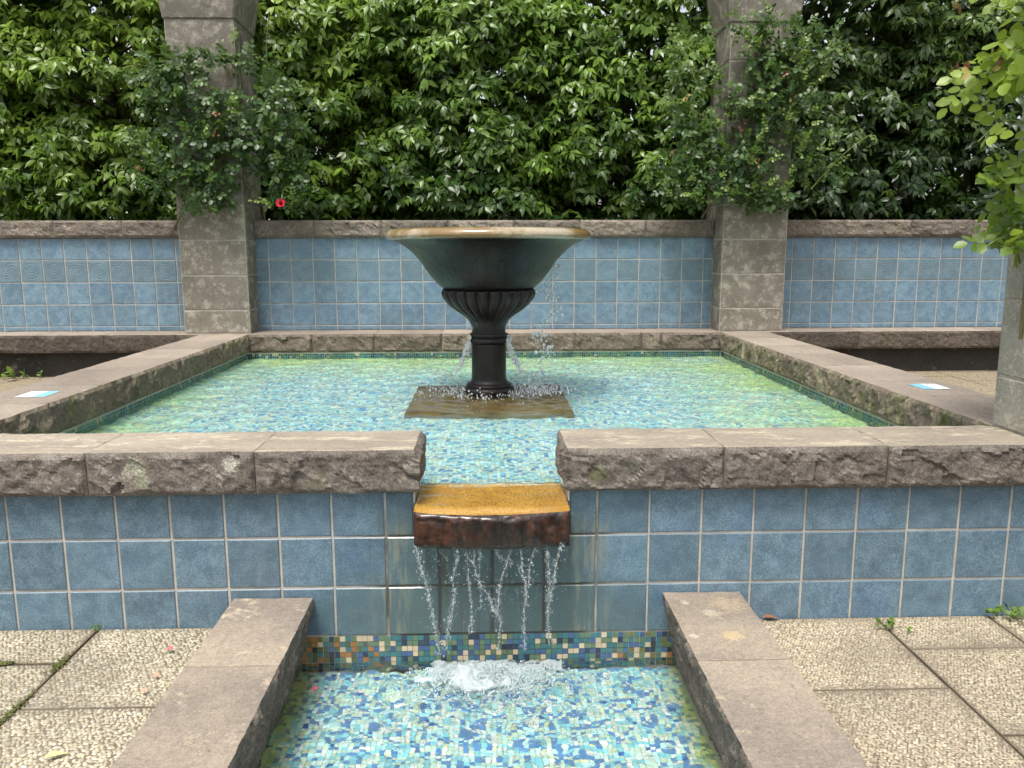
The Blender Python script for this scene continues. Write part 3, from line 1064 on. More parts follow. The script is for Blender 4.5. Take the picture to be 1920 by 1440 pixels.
def algae_upper(c, r):
    back = np.clip((c[:, 1]-2.9)/1.5, 0, 1)
    right = np.clip((c[:, 0]-3.0)/1.0, 0, 1)
    left = np.clip((0.25-c[:, 0])/0.6, 0, 1)*0.7
    nz = fbm(c*2.2, 4, 77)*0.5+0.5
    f = np.clip(np.maximum(np.maximum(back, right), left)*(0.35+0.9*nz), 0, 0.85)
    return f, (0.64, 0.70, 0.26)


def algae_edge(c, r):
    d = np.minimum(c[:, 0]-1.095, 2.595-c[:, 0])
    nz = fbm(c*9, 3, 31)*0.5+0.5
    f = np.clip((0.10-d)/0.09, 0, 1)*(0.4+0.8*nz)
    return np.clip(f, 0, 0.85), (0.34, 0.30, 0.05)


FZ = 0.395
MP = 0.0198
nxu, nyu = int(4.34/MP), int(4.05/MP)
floor_u = mosaic_quads((-0.34, 0.288, FZ), (1, 0, 0), (0, 1, 0), nxu, nyu, [(0.16, 0.38, 0.70), (0.12, 0.30, 0.62)]+FLOOR_PAL[2:], [0.12, 0.05, 0.25, 0.27, 0.22, 0.07, 0.04], rm, (0, 0, 1), algae_upper)
nw = int((ZCB-FZ)/MP)
LIN_PAL, LIN_W = [(0.03, 0.13, 0.14), (0.08, 0.17, 0.07), (0.02, 0.05, 0.09), (0.45, 0.42, 0.22), (0.05, 0.2, 0.2)], [0.4, 0.27, 0.17, 0.06, 0.1]
lin = [mosaic_quads((-0.344, 4.339, FZ), (1, 0, 0), (0, 0, 1), nxu, nw, LIN_PAL, LIN_W, rm, (0, -1, 0)),
       mosaic_quads((-0.3445, 0.288, FZ), (0, 1, 0), (0, 0, 1), nyu, nw, LIN_PAL, LIN_W, rm, (1, 0, 0)),
       mosaic_quads((4.0045, 0.288, FZ), (0, 1, 0), (0, 0, 1), nyu, nw, LIN_PAL, LIN_W, rm, (-1, 0, 0))]
mosaic_obj('mosaic_floor', [floor_u], basin)
mosaic_obj('mosaic_lining', lin, basin)

# single mosaic tiles: the strip below the spill (basin) and the nearest floor tiles (channel)
MOS_ME = {}


def mosaic_piece(parent, c, nrm, colr):
    key = tuple(np.round(colr, 2)) + (tuple(nrm), MP)
    if key not in MOS_ME:
        h = MP/2-0.0011
        if nrm[2] > 0.5:
            V = np.array([[-h, -h, .003], [h, -h, .003], [h, h, .003], [-h, h, .003], [-h, -h, -.002], [h, -h, -.002], [h, h, -.002], [-h, h, -.002]])
        else:
            V = np.array([[-h, -.003, -h], [h, -.003, -h], [h, -.003, h], [-h, -.003, h], [-h, .002, -h], [h, .002, -h], [h, .002, h], [-h, .002, h]])
        Q = [[0, 1, 2, 3], [4, 5, 1, 0], [5, 6, 2, 1], [6, 7, 3, 2], [7, 4, 0, 3]]
        MOS_ME[key] = mesh_np('mosaic_tile', V, quads=np.array(Q), mats=[M['mosaic']], colors=np.tile(colr, (8, 1)))
    o = link('mosaic_tile', MOS_ME[key], parent, c)
    return o


STZ = -0.0565
MP = 0.0222
nst = int((2.60-1.09)/MP)
k300 = 0
extra = []
for j in range(8):
    for i in range(nst):
        x = 1.092+(i+0.5)*MP
        z = STZ-(j+0.5)*MP
        dirty = max(0, 1-(x-1.13)/0.34) if j > 0 else max(0, 0.6-(x-1.13)/0.34)
        dirty = max(dirty, 0.55*max(0, 1-(2.56-x)/0.25))
        if random.random() < dirty*0.75:
            colr = random.choice([ORANGE, OLIVE, (0.10, 0.13, 0.06), (0.04, 0.05, 0.05), (0.10, 0.12, 0.10), ORANGE if x < 1.6 else (0.09, 0.14, 0.06)])
        else:
            colr = STRIP_PAL[rm.choice(5, p=STRIP_W)]
        if j < 5 and k300 < 300:
            mosaic_piece(basin, (x+random.uniform(-.0006, .0006), 0.0042, z+random.uniform(-.0006, .0006)), (0, -1, 0), colr)
            k300 += 1
        else:
            h = MP/2-0.0011
            v = np.array([[x-h, 0.0012, z-h], [x+h, 0.0012, z-h], [x+h, 0.0012, z+h], [x-h, 0.0012, z+h]])
            extra.append((v, colr))
mosaic_obj('mosaic_skirt', [(np.array([v for v, _ in extra]), np.array([c for _, c in extra]), None)], basin)
# ================================================================== CHANNEL
ZK = 0.112
WZL = -0.172
chan = root('water_channel', (1.845, -1.2, -0.4), 'narrow mosaic lined channel running from the spill towards the viewer', 'channel')
link('channel_bed', boxes_mesh('channel_bed', [(0.9, 2.8, -3.2, 0.0, -0.6, -0.2455), (0.9, 1.082, -3.2, 0.0, -0.245, -0.205), (2.608, 2.8, -3.2, 0.0, -0.245, -0.205)], M['mosaic_bed']), chan)
MP = 0.0186
nxl, nyl = int(1.524/MP), int(3.0/MP)
Vf, Cf, cc = mosaic_quads((1.084, -3.0, -0.245), (1, 0, 0), (0, 1, 0), nxl, nyl, FLOOR_PAL, FLOOR_W, rm, (0, 0, 1), algae_edge)
ok, zz = in_frame(cc, -5)
order = np.argsort(np.where(ok, zz, 1e9))[:300]
mask = np.ones(len(cc), bool)
PALQ = np.array(FLOOR_PAL)
for i in order:
    mask[i] = False
    k = int(np.argmin(((PALQ-Cf[i])**2).sum(1)))
    mosaic_piece(chan, tuple(cc[i]), (0, 0, 1), tuple(np.round(Cf[i], 2)))
lin2 = [mosaic_quads((1.0825, -3.0, -0.245), (0, 1, 0), (0, 0, 1), nyl, 2, LIN_PAL, LIN_W, rm, (1, 0, 0)),
        mosaic_quads((2.6075, -3.0, -0.245), (0, 1, 0), (0, 0, 1), nyl, 2, LIN_PAL, LIN_W, rm, (-1, 0, 0))]
mosaic_obj('mosaic_floor', [(Vf[mask], Cf[mask], None)] + lin2, chan)
MP = 0.0222

for nm, x0, x1, side, ys, sd in (('left', 0.845, 1.152, '+x', [-0.004, -0.53, -1.32, -2.1], 520), ('right', 2.532, 2.838, '-x', [-0.004, -0.545, -1.33, -2.1], 540)):
    if nm == 'left':
        kb = root('channel_kerb', (1.0, -1.0, -0.2), 'brown stone kerb left of the channel, plain flat top', 'kerb', 'kerbs of the channel')
    else:
        kb = root('channel_kerb', (2.69, -1.0, -0.2), 'brown stone kerb right of the channel with pale lichen blotches', 'kerb', 'kerbs of the channel')
    for k, (a, b) in enumerate(zip(ys[:-1], ys[1:])):
        me = rock_block('kerb_stone', x0, x1, b+.0015, a-.0015, -0.2, ZK, {side}, [M['kerb_top'], M['kerb_rock']], sd+k, res=0.0115, amp=0.016, bulge=-0.004)
        n_ = len(me.vertices)
        co = np.zeros(n_*3, np.float32)
        me.vertices.foreach_get('co', co)
        co = co.reshape(-1, 3)
        t_ = np.clip((co[:, 0]-x0)/(x1-x0), 0, 1) if side == '+x' else np.clip((x1-co[:, 0])/(x1-x0), 0, 1)
        co[:, 0] += (-1 if side == '+x' else 1)*0.062*np.clip((ZK-0.02-co[:, 2])/0.28, 0, 1)*t_**2
        me.vertices.foreach_set('co', co.ravel())
        me.update()
        link('kerb_stone', me, kb)


# ================================================================== WATER
def water_sheet(name, x0, x1, y0, y1, z, step, seed, mat, src, amp=1.0, lmin=0.05, lmax=0.28):
    r = np.random.default_rng(seed)
    nx, ny = int((x1-x0)/step), int((y1-y0)/step)
    X, Y = np.meshgrid(np.linspace(x0, x1, nx+1), np.linspace(y0, y1, ny+1), indexing='ij')
    H = np.zeros_like(X)
    for k in range(26):
        lam = lmin*(lmax/lmin)**r.random()
        th = r.uniform(0, 2*np.pi)
        H += 0.0030*lam*np.sin(2*np.pi/lam*(X*np.cos(th)+Y*np.sin(th))+r.uniform(0, 6.28))
    for (sx, sy, a, lam, dec) in src:
        d = np.hypot(X-sx, Y-sy)
        H += a*np.sin(2*np.pi*d/lam+0.6*np.sin(3*np.arctan2(Y-sy, X-sx)))*np.exp(-d/dec)
    V = np.stack([X, Y, z+amp*H], -1).reshape(-1, 3)
    n0 = np.arange((nx+1)*(ny+1)).reshape(nx+1, ny+1)
    Q = np.stack([n0[:-1, :-1], n0[1:, :-1], n0[1:, 1:], n0[:-1, 1:]], -1).reshape(-1, 4)
    return link(name, mesh_np(name, V, quads=Q, mats=[mat], smooth=True))


w = water_sheet('pool_water', -0.342, 4.002, 0.22, 4.338, WZ, 0.0145, 21, M['pool_water'],
                [(1.84, 2.33, 0.0034, 0.11, 0.9), (2.25, 2.3, 0.0028, 0.09, 0.8)], amp=1.4, lmin=0.06)
tag(w, 'rippled clear water filling the upper basin', 'water', kind='structure')
w = water_sheet('channel_water', 1.075, 2.615, -3.0, 0.018, WZL, 0.0105, 22, M['channel_water'],
                [(1.65, -0.14, 0.0034, 0.085, 0.4), (2.0, -0.14, 0.0034, 0.1, 0.4), (1.85, -0.14, 0.0026, 0.06, 0.35)], amp=1.6, lmin=0.045, lmax=0.22)
tag(w, 'churned clear water in the lower channel', 'water', kind='structure')

# ================================================================== SPILL STONE
def spill_mesh():
    me = rock_block('spillway_stone', 1.5615, 2.1485, -0.105, 0.236, 0.352, 0.4975, {'-y'}, [M['spill_top'], M['spill_face']], 610, res=0.008, amp=0.012, bulge=0.008)
    n = len(me.vertices)
    co = np.zeros(n*3, np.float32)
    me.vertices.foreach_get('co', co)
    co = co.reshape(-1, 3)
    t = (co[:, 0]-1.5615)/0.587
    bow = 0.034*np.sin(np.pi*np.clip(t, 0, 1))
    w_ = np.clip((0.15-co[:, 1])/0.25, 0, 1)
    co[:, 1] -= bow*w_
    top = np.clip((co[:, 2]-0.46)/0.0375, 0, 1)
    front = np.clip((-0.06-co[:, 1])/0.06, 0, 1)
    co[:, 2] -= 0.012*top*front**2
    me.vertices.foreach_set('co', co.ravel())
    me.polygons.foreach_set('use_smooth', np.ones(len(me.polygons), bool))
    me.update()
    return me


s = link('spillway_stone', spill_mesh())
tag(s, 'wet ochre stone spill ledge set in the gap of the tiled wall', 'spillway')

# ================================================================== FOUNTAIN
FX, FY = 1.85, 2.33
ft = root('pedestal_fountain', (FX, FY, 0.51), 'dark glazed pedestal fountain with a wide flared bowl standing in the basin', 'fountain')
bowl_p = smooth_prof([(0.285, 1.208), (0.300, 1.216), (0.327, 1.238), (0.364, 1.278), (0.400, 1.325), (0.437, 1.381), (0.474, 1.424), (0.510, 1.460), (0.547, 1.489),
                      (0.584, 1.510), (0.622, 1.524), (0.632, 1.527)], 5)
link('bowl', lathe('bowl', bowl_p, [M['bowl']], 128, cx=FX, cy_=FY), ft)
rim_p = smooth_prof([(0.628, 1.526), (0.655, 1.529), (0.667, 1.541), (0.668, 1.556), (0.658, 1.574), (0.635, 1.588), (0.60, 1.594), (0.56, 1.590), (0.53, 1.575), (0.50, 1.54), (0.42, 1.45), (0.30, 1.38), (0.02, 1.35)], 5)
link('rim', lathe('rim', rim_p, [M['rim']], 128, cx=FX, cy_=FY), ft)
cap_p = smooth_prof([(0.05, 1.209), (0.285, 1.209), (0.292, 1.207), (0.305, 1.202), (0.311, 1.188), (0.307, 1.165), (0.292, 1.137), (0.259, 1.10), (0.212, 1.063), (0.168, 1.034), (0.135, 1.004), (0.116, 0.967), (0.112, 0.939), (0.113, 0.912)], 5)


def lobes(R, th, Z):
    w_ = np.clip((R-0.115)/0.1, 0, 1)*np.clip((1.206-Z)/0.012, 0, 1)
    s_ = np.abs(np.sin(12*th))**0.38
    return R*(1-0.13*w_*(1-s_))


link('fluted_capital', lathe('fluted_capital', cap_p[::-1], [M['bronze']], 12*2*12, lobes, cx=FX, cy_=FY), ft)
col_p = smooth_prof([(0.10, 0.918), (0.122, 0.917), (0.127, 0.910), (0.126, 0.900), (0.120, 0.894), (0.133, 0.886), (0.138, 0.874), (0.136, 0.862), (0.126, 0.854), (0.112, 0.850), (0.10, 0.848)], 4)
link('collar', lathe('collar', col_p[::-1], [M['bronze']], 72, cx=FX, cy_=FY), ft)
sh_p = smooth_prof([(0.112, 0.852), (0.115, 0.84), (0.1155, 0.78), (0.116, 0.68), (0.117, 0.615), (0.122, 0.597), (0.134, 0.582)], 5)
link('shaft', lathe('shaft', sh_p[::-1], [M['bronze']], 72, cx=FX, cy_=FY), ft)
bs_p = smooth_prof([(0.12, 0.586), (0.140, 0.584), (0.150, 0.577), (0.151, 0.568), (0.148, 0.563), (0.160, 0.558), (0.168, 0.546), (0.168, 0.530), (0.160, 0.518), (0.15, 0.508), (0.1, 0.506)], 4)
link('base', lathe('base', bs_p[::-1], [M['bronze']], 72, cx=FX, cy_=FY), ft)
slab = link('plinth_slab', rock_block('plinth_slab', 1.347, 2.353, 1.65, 2.72, 0.28, 0.4955, set(), [M['slab'], M['slab']], 620, res=0.05, wob=0.002), ft)

# ================================================================== COLUMNS
def chamfer_block(name, x0, x1, y0, y1, z0, z1, mat, bev=0.006, top=None):
    """block with chamfered vertical and horizontal arrises; top = widening of the upper end"""
    def ring(e, z, c):
        return [[x0-e+c, y0-e, z], [x1+e-c, y0-e, z], [x1+e, y0-e+c, z], [x1+e, y1+e-c, z], [x1+e-c, y1+e, z], [x0-e+c, y1+e, z], [x0-e, y1+e-c, z], [x0-e, y0-e+c, z]]
    t = top or 0.0
    V = ring(-bev, z0, bev)+ring(0, z0+bev, bev*1.5)+ring(t, z1-bev, bev*1.5)+ring(t-bev, z1, bev)
    Q = []
    for r_ in range(3):
        for k in range(8):
            k2 = (k+1) % 8
            Q.append([r_*8+k, r_*8+k2, r_*8+8+k2, r_*8+8+k])
    me = bpy.data.meshes.new(name)
    me.from_pydata(V, [], Q+[list(range(7, -1, -1)), list(range(24, 32))])
    me.materials.append(mat)
    me.update()
    return me


def column(x0, y0, label, mat, joints, ztop, seed):
    c = root('stone_column', (x0+0.3, y0+0.3, joints[0]), label, 'column', 'square masonry columns')
    link('mortar_core', boxes_mesh('mortar_core', [(x0+.004, x0+.596, y0+.004, y0+.596, joints[0], ztop)], M['mortar']), c)
    for a, b in zip(joints[:-1], joints[1:]):
        link('block', chamfer_block('block', x0, x0+0.6, y0, y0+0.6, a+.0016, b-.0016, mat, 0.009), c)
    link('capital', chamfer_block('capital', x0-0.012, x0+0.612, y0-0.012, y0+0.612, ztop, ztop+0.42, mat, 0.012, top=0.055), c)
    return c


J = [0.713, 0.928, 1.243, 1.557, 1.868, 2.181, 2.494, 2.807, 3.12, 3.435]
cl = column(-0.932, 4.42, 'grey square stone column with dark leafed rose, left of the fountain bowl', M['column'], J, 3.435, 1)
cr = column(4.0, 4.42, 'lichen mottled square stone column right of the fountain, rose leaves up to its capital', M['column'], J, 3.435, 2)
cn = column(4.0, -0.29, 'near stone column cut by the right edge of the photo', M['column_grey'], [0.713, 0.932, 1.248, 1.562, 1.875, 2.188, 2.5, 2.81, 3.12, 3.435], 3.435, 3)

# ================================================================== BENCHES
for nm, xs in (('left', [-4.5, -3.5, -2.87, -2.248, -1.631, -0.987, -0.767]), ('right', [4.439, 4.668, 5.296, 5.927, 6.551, 7.2, 8.3])):
    b = root('stone_bench', ((xs[0]+xs[-1])/2, 4.5, 0.32), 'low %s stone bench at the tiled wall foot%s' % (
        'lichen spotted' if nm == 'left' else 'reddish brown', ', left of the basin' if nm == 'left' else ', right of the basin'), 'bench', 'benches along the tiled wall')
    for k, (x0, x1) in enumerate(zip(xs[:-1], xs[1:])):
        me = rock_block('seat_stone', x0+.002, x1-.002, 4.336, 4.704, 0.553, ZC, {'-y'}, [M['side_top'], M['dark_rock']], 700+k+(30 if nm == 'right' else 0), res=0.02, amp=0.008, bulge=0.006)
        link('seat_stone', me, b)
    link('riser', boxes_mesh('riser', [(xs[0], xs[-1], 4.45, 4.70, 0.2, 0.5525)], M['concrete']), b)

# ================================================================== FOLIAGE
def leaf_template(wid=0.37, droop=0.25, fold=0.10, tipw=0.88):
    t = [0, 0.28, 0.66, 1.0]
    w_ = [0, 0.5*wid, 0.5*wid*tipw, 0]
    V = [[0, 0, 0]]
    for k in (1, 2):
        zc_ = -droop*t[k]**2
        V += [[t[k], -w_[k], zc_+fold*w_[k]*2], [t[k], 0, zc_], [t[k], w_[k], zc_+fold*w_[k]*2]]
    V += [[1.0, 0, -droop*1.15]]
    T = [[0, 1, 2], [0, 2, 3], [4, 7, 5], [5, 7, 6]]
    Q = [[1, 4, 5, 2], [2, 5, 6, 3]]
    return np.array(V, float), np.array(T), np.array(Q)


def round_leaf_template(wid=0.72, droop=0.12, fold=0.08):
    V = [[0, 0, 0]]
    for t_, w_ in ((0.22, 0.40*wid), (0.58, 0.5*wid), (0.86, 0.27*wid)):
        zc_ = -droop*t_**2
        V += [[t_, -w_, zc_+fold*w_*2], [t_, 0, zc_], [t_, w_, zc_+fold*w_*2]]
    V += [[1.0, 0, -droop]]
    T = [[0, 1, 2], [0, 2, 3], [7, 10, 8], [8, 10, 9]]
    Q = [[1, 4, 5, 2], [2, 5, 6, 3], [4, 7, 8, 5], [5, 8, 9, 6]]
    return np.array(V, float), np.array(T), np.array(Q)


LEAF_A = leaf_template()
LEAF_BULK = (np.array([[0, 0, 0], [0.45, -0.23, 0.0], [0.45, 0, -0.045], [0.45, 0.23, 0.0], [1.0, 0, -0.27]]),
             np.array([[0, 1, 2], [0, 2, 3], [2, 1, 4], [2, 4, 3]]), np.zeros((0, 4), int))
LEAF_R = round_leaf_template()


def unit(a):
    return a/(np.linalg.norm(a, axis=-1, keepdims=True)+1e-9)


_leaf_me = {}


def emit_leaves(parent, tmpl, key, pos, dirs, nrm, length, tint, mat, nparts=300, stuff='foliage', bulk=None):
    """largest in view become parts named leaf, the rest one stuff part"""
    V0, T0, Q0 = tmpl
    n = len(pos)
    dx = unit(dirs)
    nz = unit(nrm-dx*(nrm*dx).sum(1, keepdims=True))
    dy = np.cross(nz, dx)
    R = np.stack([dx, dy, nz], 2)          # columns
    ok, z = in_frame(pos, 0)
    score = np.where(ok, length/z*(0.35+np.abs((nz*unit(CAM-pos)).sum(1))), 0)
    # only leaves that nothing of the same plant hides: take the front layer
    score = np.where(ok, score*np.clip(1.6-(z-z[ok].min() if ok.any() else z)/1.0, 0.05, 2), 0)
    order = np.argsort(-score)
    sel = order[:min(nparts, int(ok.sum()))]
    rest = np.ones(n, bool)
    rest[sel] = False
    VP, TP, QP = V0, T0, Q0
    if bulk is not None:
        V0, T0, Q0 = bulk
    W = pos[rest][:, None, :]+np.einsum('nij,kj->nki', R[rest], V0)*length[rest][:, None, None]
    m = rest.sum()
    if m:
        off = (np.arange(m)*len(V0))[:, None, None]
        me = mesh_np(stuff, W.reshape(-1, 3), tris=(T0[None]+off).reshape(-1, 3), quads=(Q0[None]+off).reshape(-1, 4) if len(Q0) else None, mats=[mat], smooth=True,
                     attrs={'tint': np.repeat(tint[rest], len(V0))})
        o = link(stuff, me, parent)
        o['kind'] = 'stuff'
    V0, T0, Q0 = VP, TP, QP
    inv = Matrix.Translation(-Vector(ROOTLOC[parent.name]))
    for i in sel:
        lv = min(7, int(tint[i]*8))
        kk = (key, mat.name, lv)
        if kk not in _leaf_me:
            _leaf_me[kk] = mesh_np('leaf', V0, tris=T0, quads=Q0, mats=[mat], smooth=True, attrs={'tint': np.full(len(V0), (lv+0.5)/8)})
        o = bpy.data.objects.new('leaf', _leaf_me[kk])
        COL.objects.link(o)
        o.parent = parent
        o.matrix_parent_inverse = inv
        r_ = R[i]*length[i]
        o.matrix_basis = Matrix(((r_[0, 0], r_[0, 1], r_[0, 2], pos[i, 0]), (r_[1, 0], r_[1, 1], r_[1, 2], pos[i, 1]), (r_[2, 0], r_[2, 1], r_[2, 2], pos[i, 2]), (0, 0, 0, 1)))


def tree(x, y, wid, h, label, mat, seed, bright=0.0, dens=1.0, gaps=()):
    r = np.random.default_rng(seed)
    t = root('evergreen_tree', (x, y, 0.35), label, 'tree', 'evergreen trees of the hedge')
    # trunk and limbs
    zz_ = np.linspace(0.2, h*0.93, 14)
    tp = np.stack([x+0.05*np.sin(zz_*1.7+seed), y+0.05*np.cos(zz_*1.3+seed), zz_], 1)
    v, q = tube(tp, np.linspace(0.062, 0.015, 14), 8)
    link('trunk', mesh_np('trunk', v, quads=q, mats=[M['bark']], smooth=True), t)
    nb = int(190*dens)
    bz = 1.42+(h-1.42)*r.random(nb)**1.1
    # mostly the side towards the court, some behind
    ph = np.where(r.random(nb) < 0.66, r.normal(-np.pi/2, 0.85, nb), r.uniform(0, 2*np.pi, nb))
    prof = np.clip(1.10-0.60*np.clip((bz-h*0.80)/(h*0.20), 0, 1)**1.5, 0.3, 1.1)
    rad = r.uniform(0.35, 1.0, nb)**0.6
    bx = x+np.cos(ph)*rad*wid*prof
    by = y+np.sin(ph)*rad*0.72*prof
    keep = np.ones(nb, bool)
    for (gx, gz, gr) in gaps:
        keep &= np.hypot(bx-gx, bz-gz) > gr
    bx, by, bz, ph = bx[keep], by[keep], bz[keep], ph[keep]
    nb = len(bx)
    limbs = []
    for k in range(0, nb, 2):
        z0 = max(0.8, bz[k]-0.35)
        a = np.array([x, y, z0])
        b_ = np.array([bx[k], by[k], bz[k]])
        mid = (a+b_)/2+np.array([0, 0, -0.05])
        limbs.append(tube(np.array([a, mid, b_]), np.array([0.016, 0.010, 0.004]), 5))
    v, q = join(limbs)
    lo_ = link('limbs', mesh_np('limbs', v, quads=q, mats=[M['bark']], smooth=True), t)
    B = np.stack([bx, by, bz], 1)
    E = unit(np.stack([np.cos(ph), np.sin(ph), np.full(nb, 0.35)], 1))
    size = r.uniform(0.24, 0.42, nb)
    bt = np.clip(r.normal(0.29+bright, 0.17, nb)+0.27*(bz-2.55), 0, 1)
    nw_ = 20
    U = unit(r.normal(size=(nb, nw_, 3))+0.75*E[:, None, :]+np.array([0, 0, 0.45]))
    Wp = B[:, None, :]+U*size[:, None, None]*np.array([1.05, 0.95, 0.62])*r.uniform(0.55, 1.05, (nb, nw_, 1))
    Wp[:, :, 2] -= 0.25*(np.linalg.norm(Wp[:, :, :2]-B[:, None, :2], axis=2))**2
    ax = unit(0.55*U+0.35*E[:, None, :]+np.array([0, 0, 0.55])+0.25*r.normal(size=U.shape))
    Wp = Wp.reshape(-1, 3)
    ax = ax.reshape(-1, 3)
    wt = np.repeat(bt, nw_)+r.normal(0, 0.07, nb*nw_)
    nl = 8
    n = len(Wp)
    ref = unit(r.normal(size=(n, 3)))
    e1 = unit(np.cross(ax, ref))
    e2 = np.cross(ax, e1)
    az = (np.arange(nl)[None, :]*2.399+r.uniform(0, 6.28, (n, 1))+r.normal(0, 0.25, (n, nl)))
    tl = np.radians(r.uniform(45, 100, (n, nl)))
    D = ax[:, None, :]*np.cos(tl)[..., None]+(e1[:, None, :]*np.cos(az)[..., None]+e2[:, None, :]*np.sin(az)[..., None])*np.sin(tl)[..., None]
    D[:, :, 2] -= r.uniform(0.35, 1.0, (n, nl))
    D = unit(D)
    N = np.repeat(ax[:, None, :], nl, 1)+0.25*r.normal(size=(n, nl, 3))
    pos = Wp[:, None, :]+D*0.015-ax[:, None, :]*r.uniform(0, 0.05, (n, nl, 1))
    L = r.uniform(0.068, 0.124, (n, nl))
    tint = np.clip(np.repeat(wt[:, None], nl, 1)+r.normal(0, 0.07, (n, nl)), 0.0, 1)
    young = r.random(n) < 0.06
    tint = np.where(young[:, None], np.clip(tint+0.4, 0, 1), tint)
    flat = lambda a: a.reshape(-1, *a.shape[2:])
    # shaded inner leaves round the trunk and on the far side close the crown
    ni = 3700
    ip = np.stack([x+r.uniform(-1.15, 1.15, ni), y+r.uniform(-0.15, 0.75, ni), r.uniform(1.25, h-0.55, ni)], 1)
    for (gx, gz, gr) in gaps:
        ip = ip[np.hypot(ip[:, 0]-gx, ip[:, 2]-gz) > gr*1.1]
    ni = len(ip)
    idr = unit(r.normal(size=(ni, 3))+np.array([0, -0.2, -0.6]))
    inr = unit(r.normal(0, 0.6, (ni, 3))+np.array([0, -0.5, 0.6]))
    pos, D, N = flat(pos), flat(D), flat(N)
    L, tint = L.ravel(), tint.ravel()
    pos, D, N = np.concatenate([pos, ip]), np.concatenate([D, idr]), np.concatenate([N, inr])
    L = np.concatenate([L, r.uniform(0.15, 0.24, ni)])
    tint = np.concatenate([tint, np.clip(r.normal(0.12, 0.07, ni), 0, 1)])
    keepz = (pos[:, 2] > 1.15) & ((pos[:, 1] > 5.10) | (pos[:, 2] > 1.88)) & (pos[:, 1] > 4.74)
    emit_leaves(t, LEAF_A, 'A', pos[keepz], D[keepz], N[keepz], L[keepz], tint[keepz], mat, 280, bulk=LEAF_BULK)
    return t


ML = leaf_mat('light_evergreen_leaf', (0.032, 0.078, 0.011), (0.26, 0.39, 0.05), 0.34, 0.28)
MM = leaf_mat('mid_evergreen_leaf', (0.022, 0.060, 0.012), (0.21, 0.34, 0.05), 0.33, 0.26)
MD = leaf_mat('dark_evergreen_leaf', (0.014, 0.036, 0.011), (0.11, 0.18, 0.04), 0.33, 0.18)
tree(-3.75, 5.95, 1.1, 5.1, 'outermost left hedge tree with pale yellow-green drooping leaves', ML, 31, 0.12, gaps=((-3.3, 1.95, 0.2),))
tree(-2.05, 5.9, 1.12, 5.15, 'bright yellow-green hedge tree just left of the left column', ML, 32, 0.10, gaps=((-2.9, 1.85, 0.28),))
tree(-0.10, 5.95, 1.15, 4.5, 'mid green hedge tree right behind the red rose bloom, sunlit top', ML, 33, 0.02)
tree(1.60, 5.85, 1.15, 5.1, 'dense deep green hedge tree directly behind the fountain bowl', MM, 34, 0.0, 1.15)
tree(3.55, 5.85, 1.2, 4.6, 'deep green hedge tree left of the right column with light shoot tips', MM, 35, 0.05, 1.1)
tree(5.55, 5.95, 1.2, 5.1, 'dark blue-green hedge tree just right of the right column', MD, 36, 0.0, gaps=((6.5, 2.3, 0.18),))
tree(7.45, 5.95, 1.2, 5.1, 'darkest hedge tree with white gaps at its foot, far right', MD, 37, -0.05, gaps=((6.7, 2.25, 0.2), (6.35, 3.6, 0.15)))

# ------------------------------------------------------------------ climbing roses
MR = leaf_mat('rose_leaf', (0.030, 0.074, 0.024), (0.21, 0.30, 0.055), 0.38, 0.26, (0.2, 0.36, 0.06))
MRN = leaf_mat('young_rose_leaf', (0.050, 0.115, 0.030), (0.30, 0.40, 0.045), 0.36, 0.38, (0.42, 0.58, 0.06))
M['cane'] = simple('green_brown_cane', (0.10, 0.085, 0.035), 0.6)
M['shoot'] = simple('fresh_green_shoot', (0.22, 0.26, 0.07), 0.5)
M['amber_leaf'] = simple('amber_young_leaf', (0.30, 0.23, 0.06), 0.5)
M['red_shoot'] = simple('reddish_young_leaf', (0.24, 0.085, 0.05), 0.5)


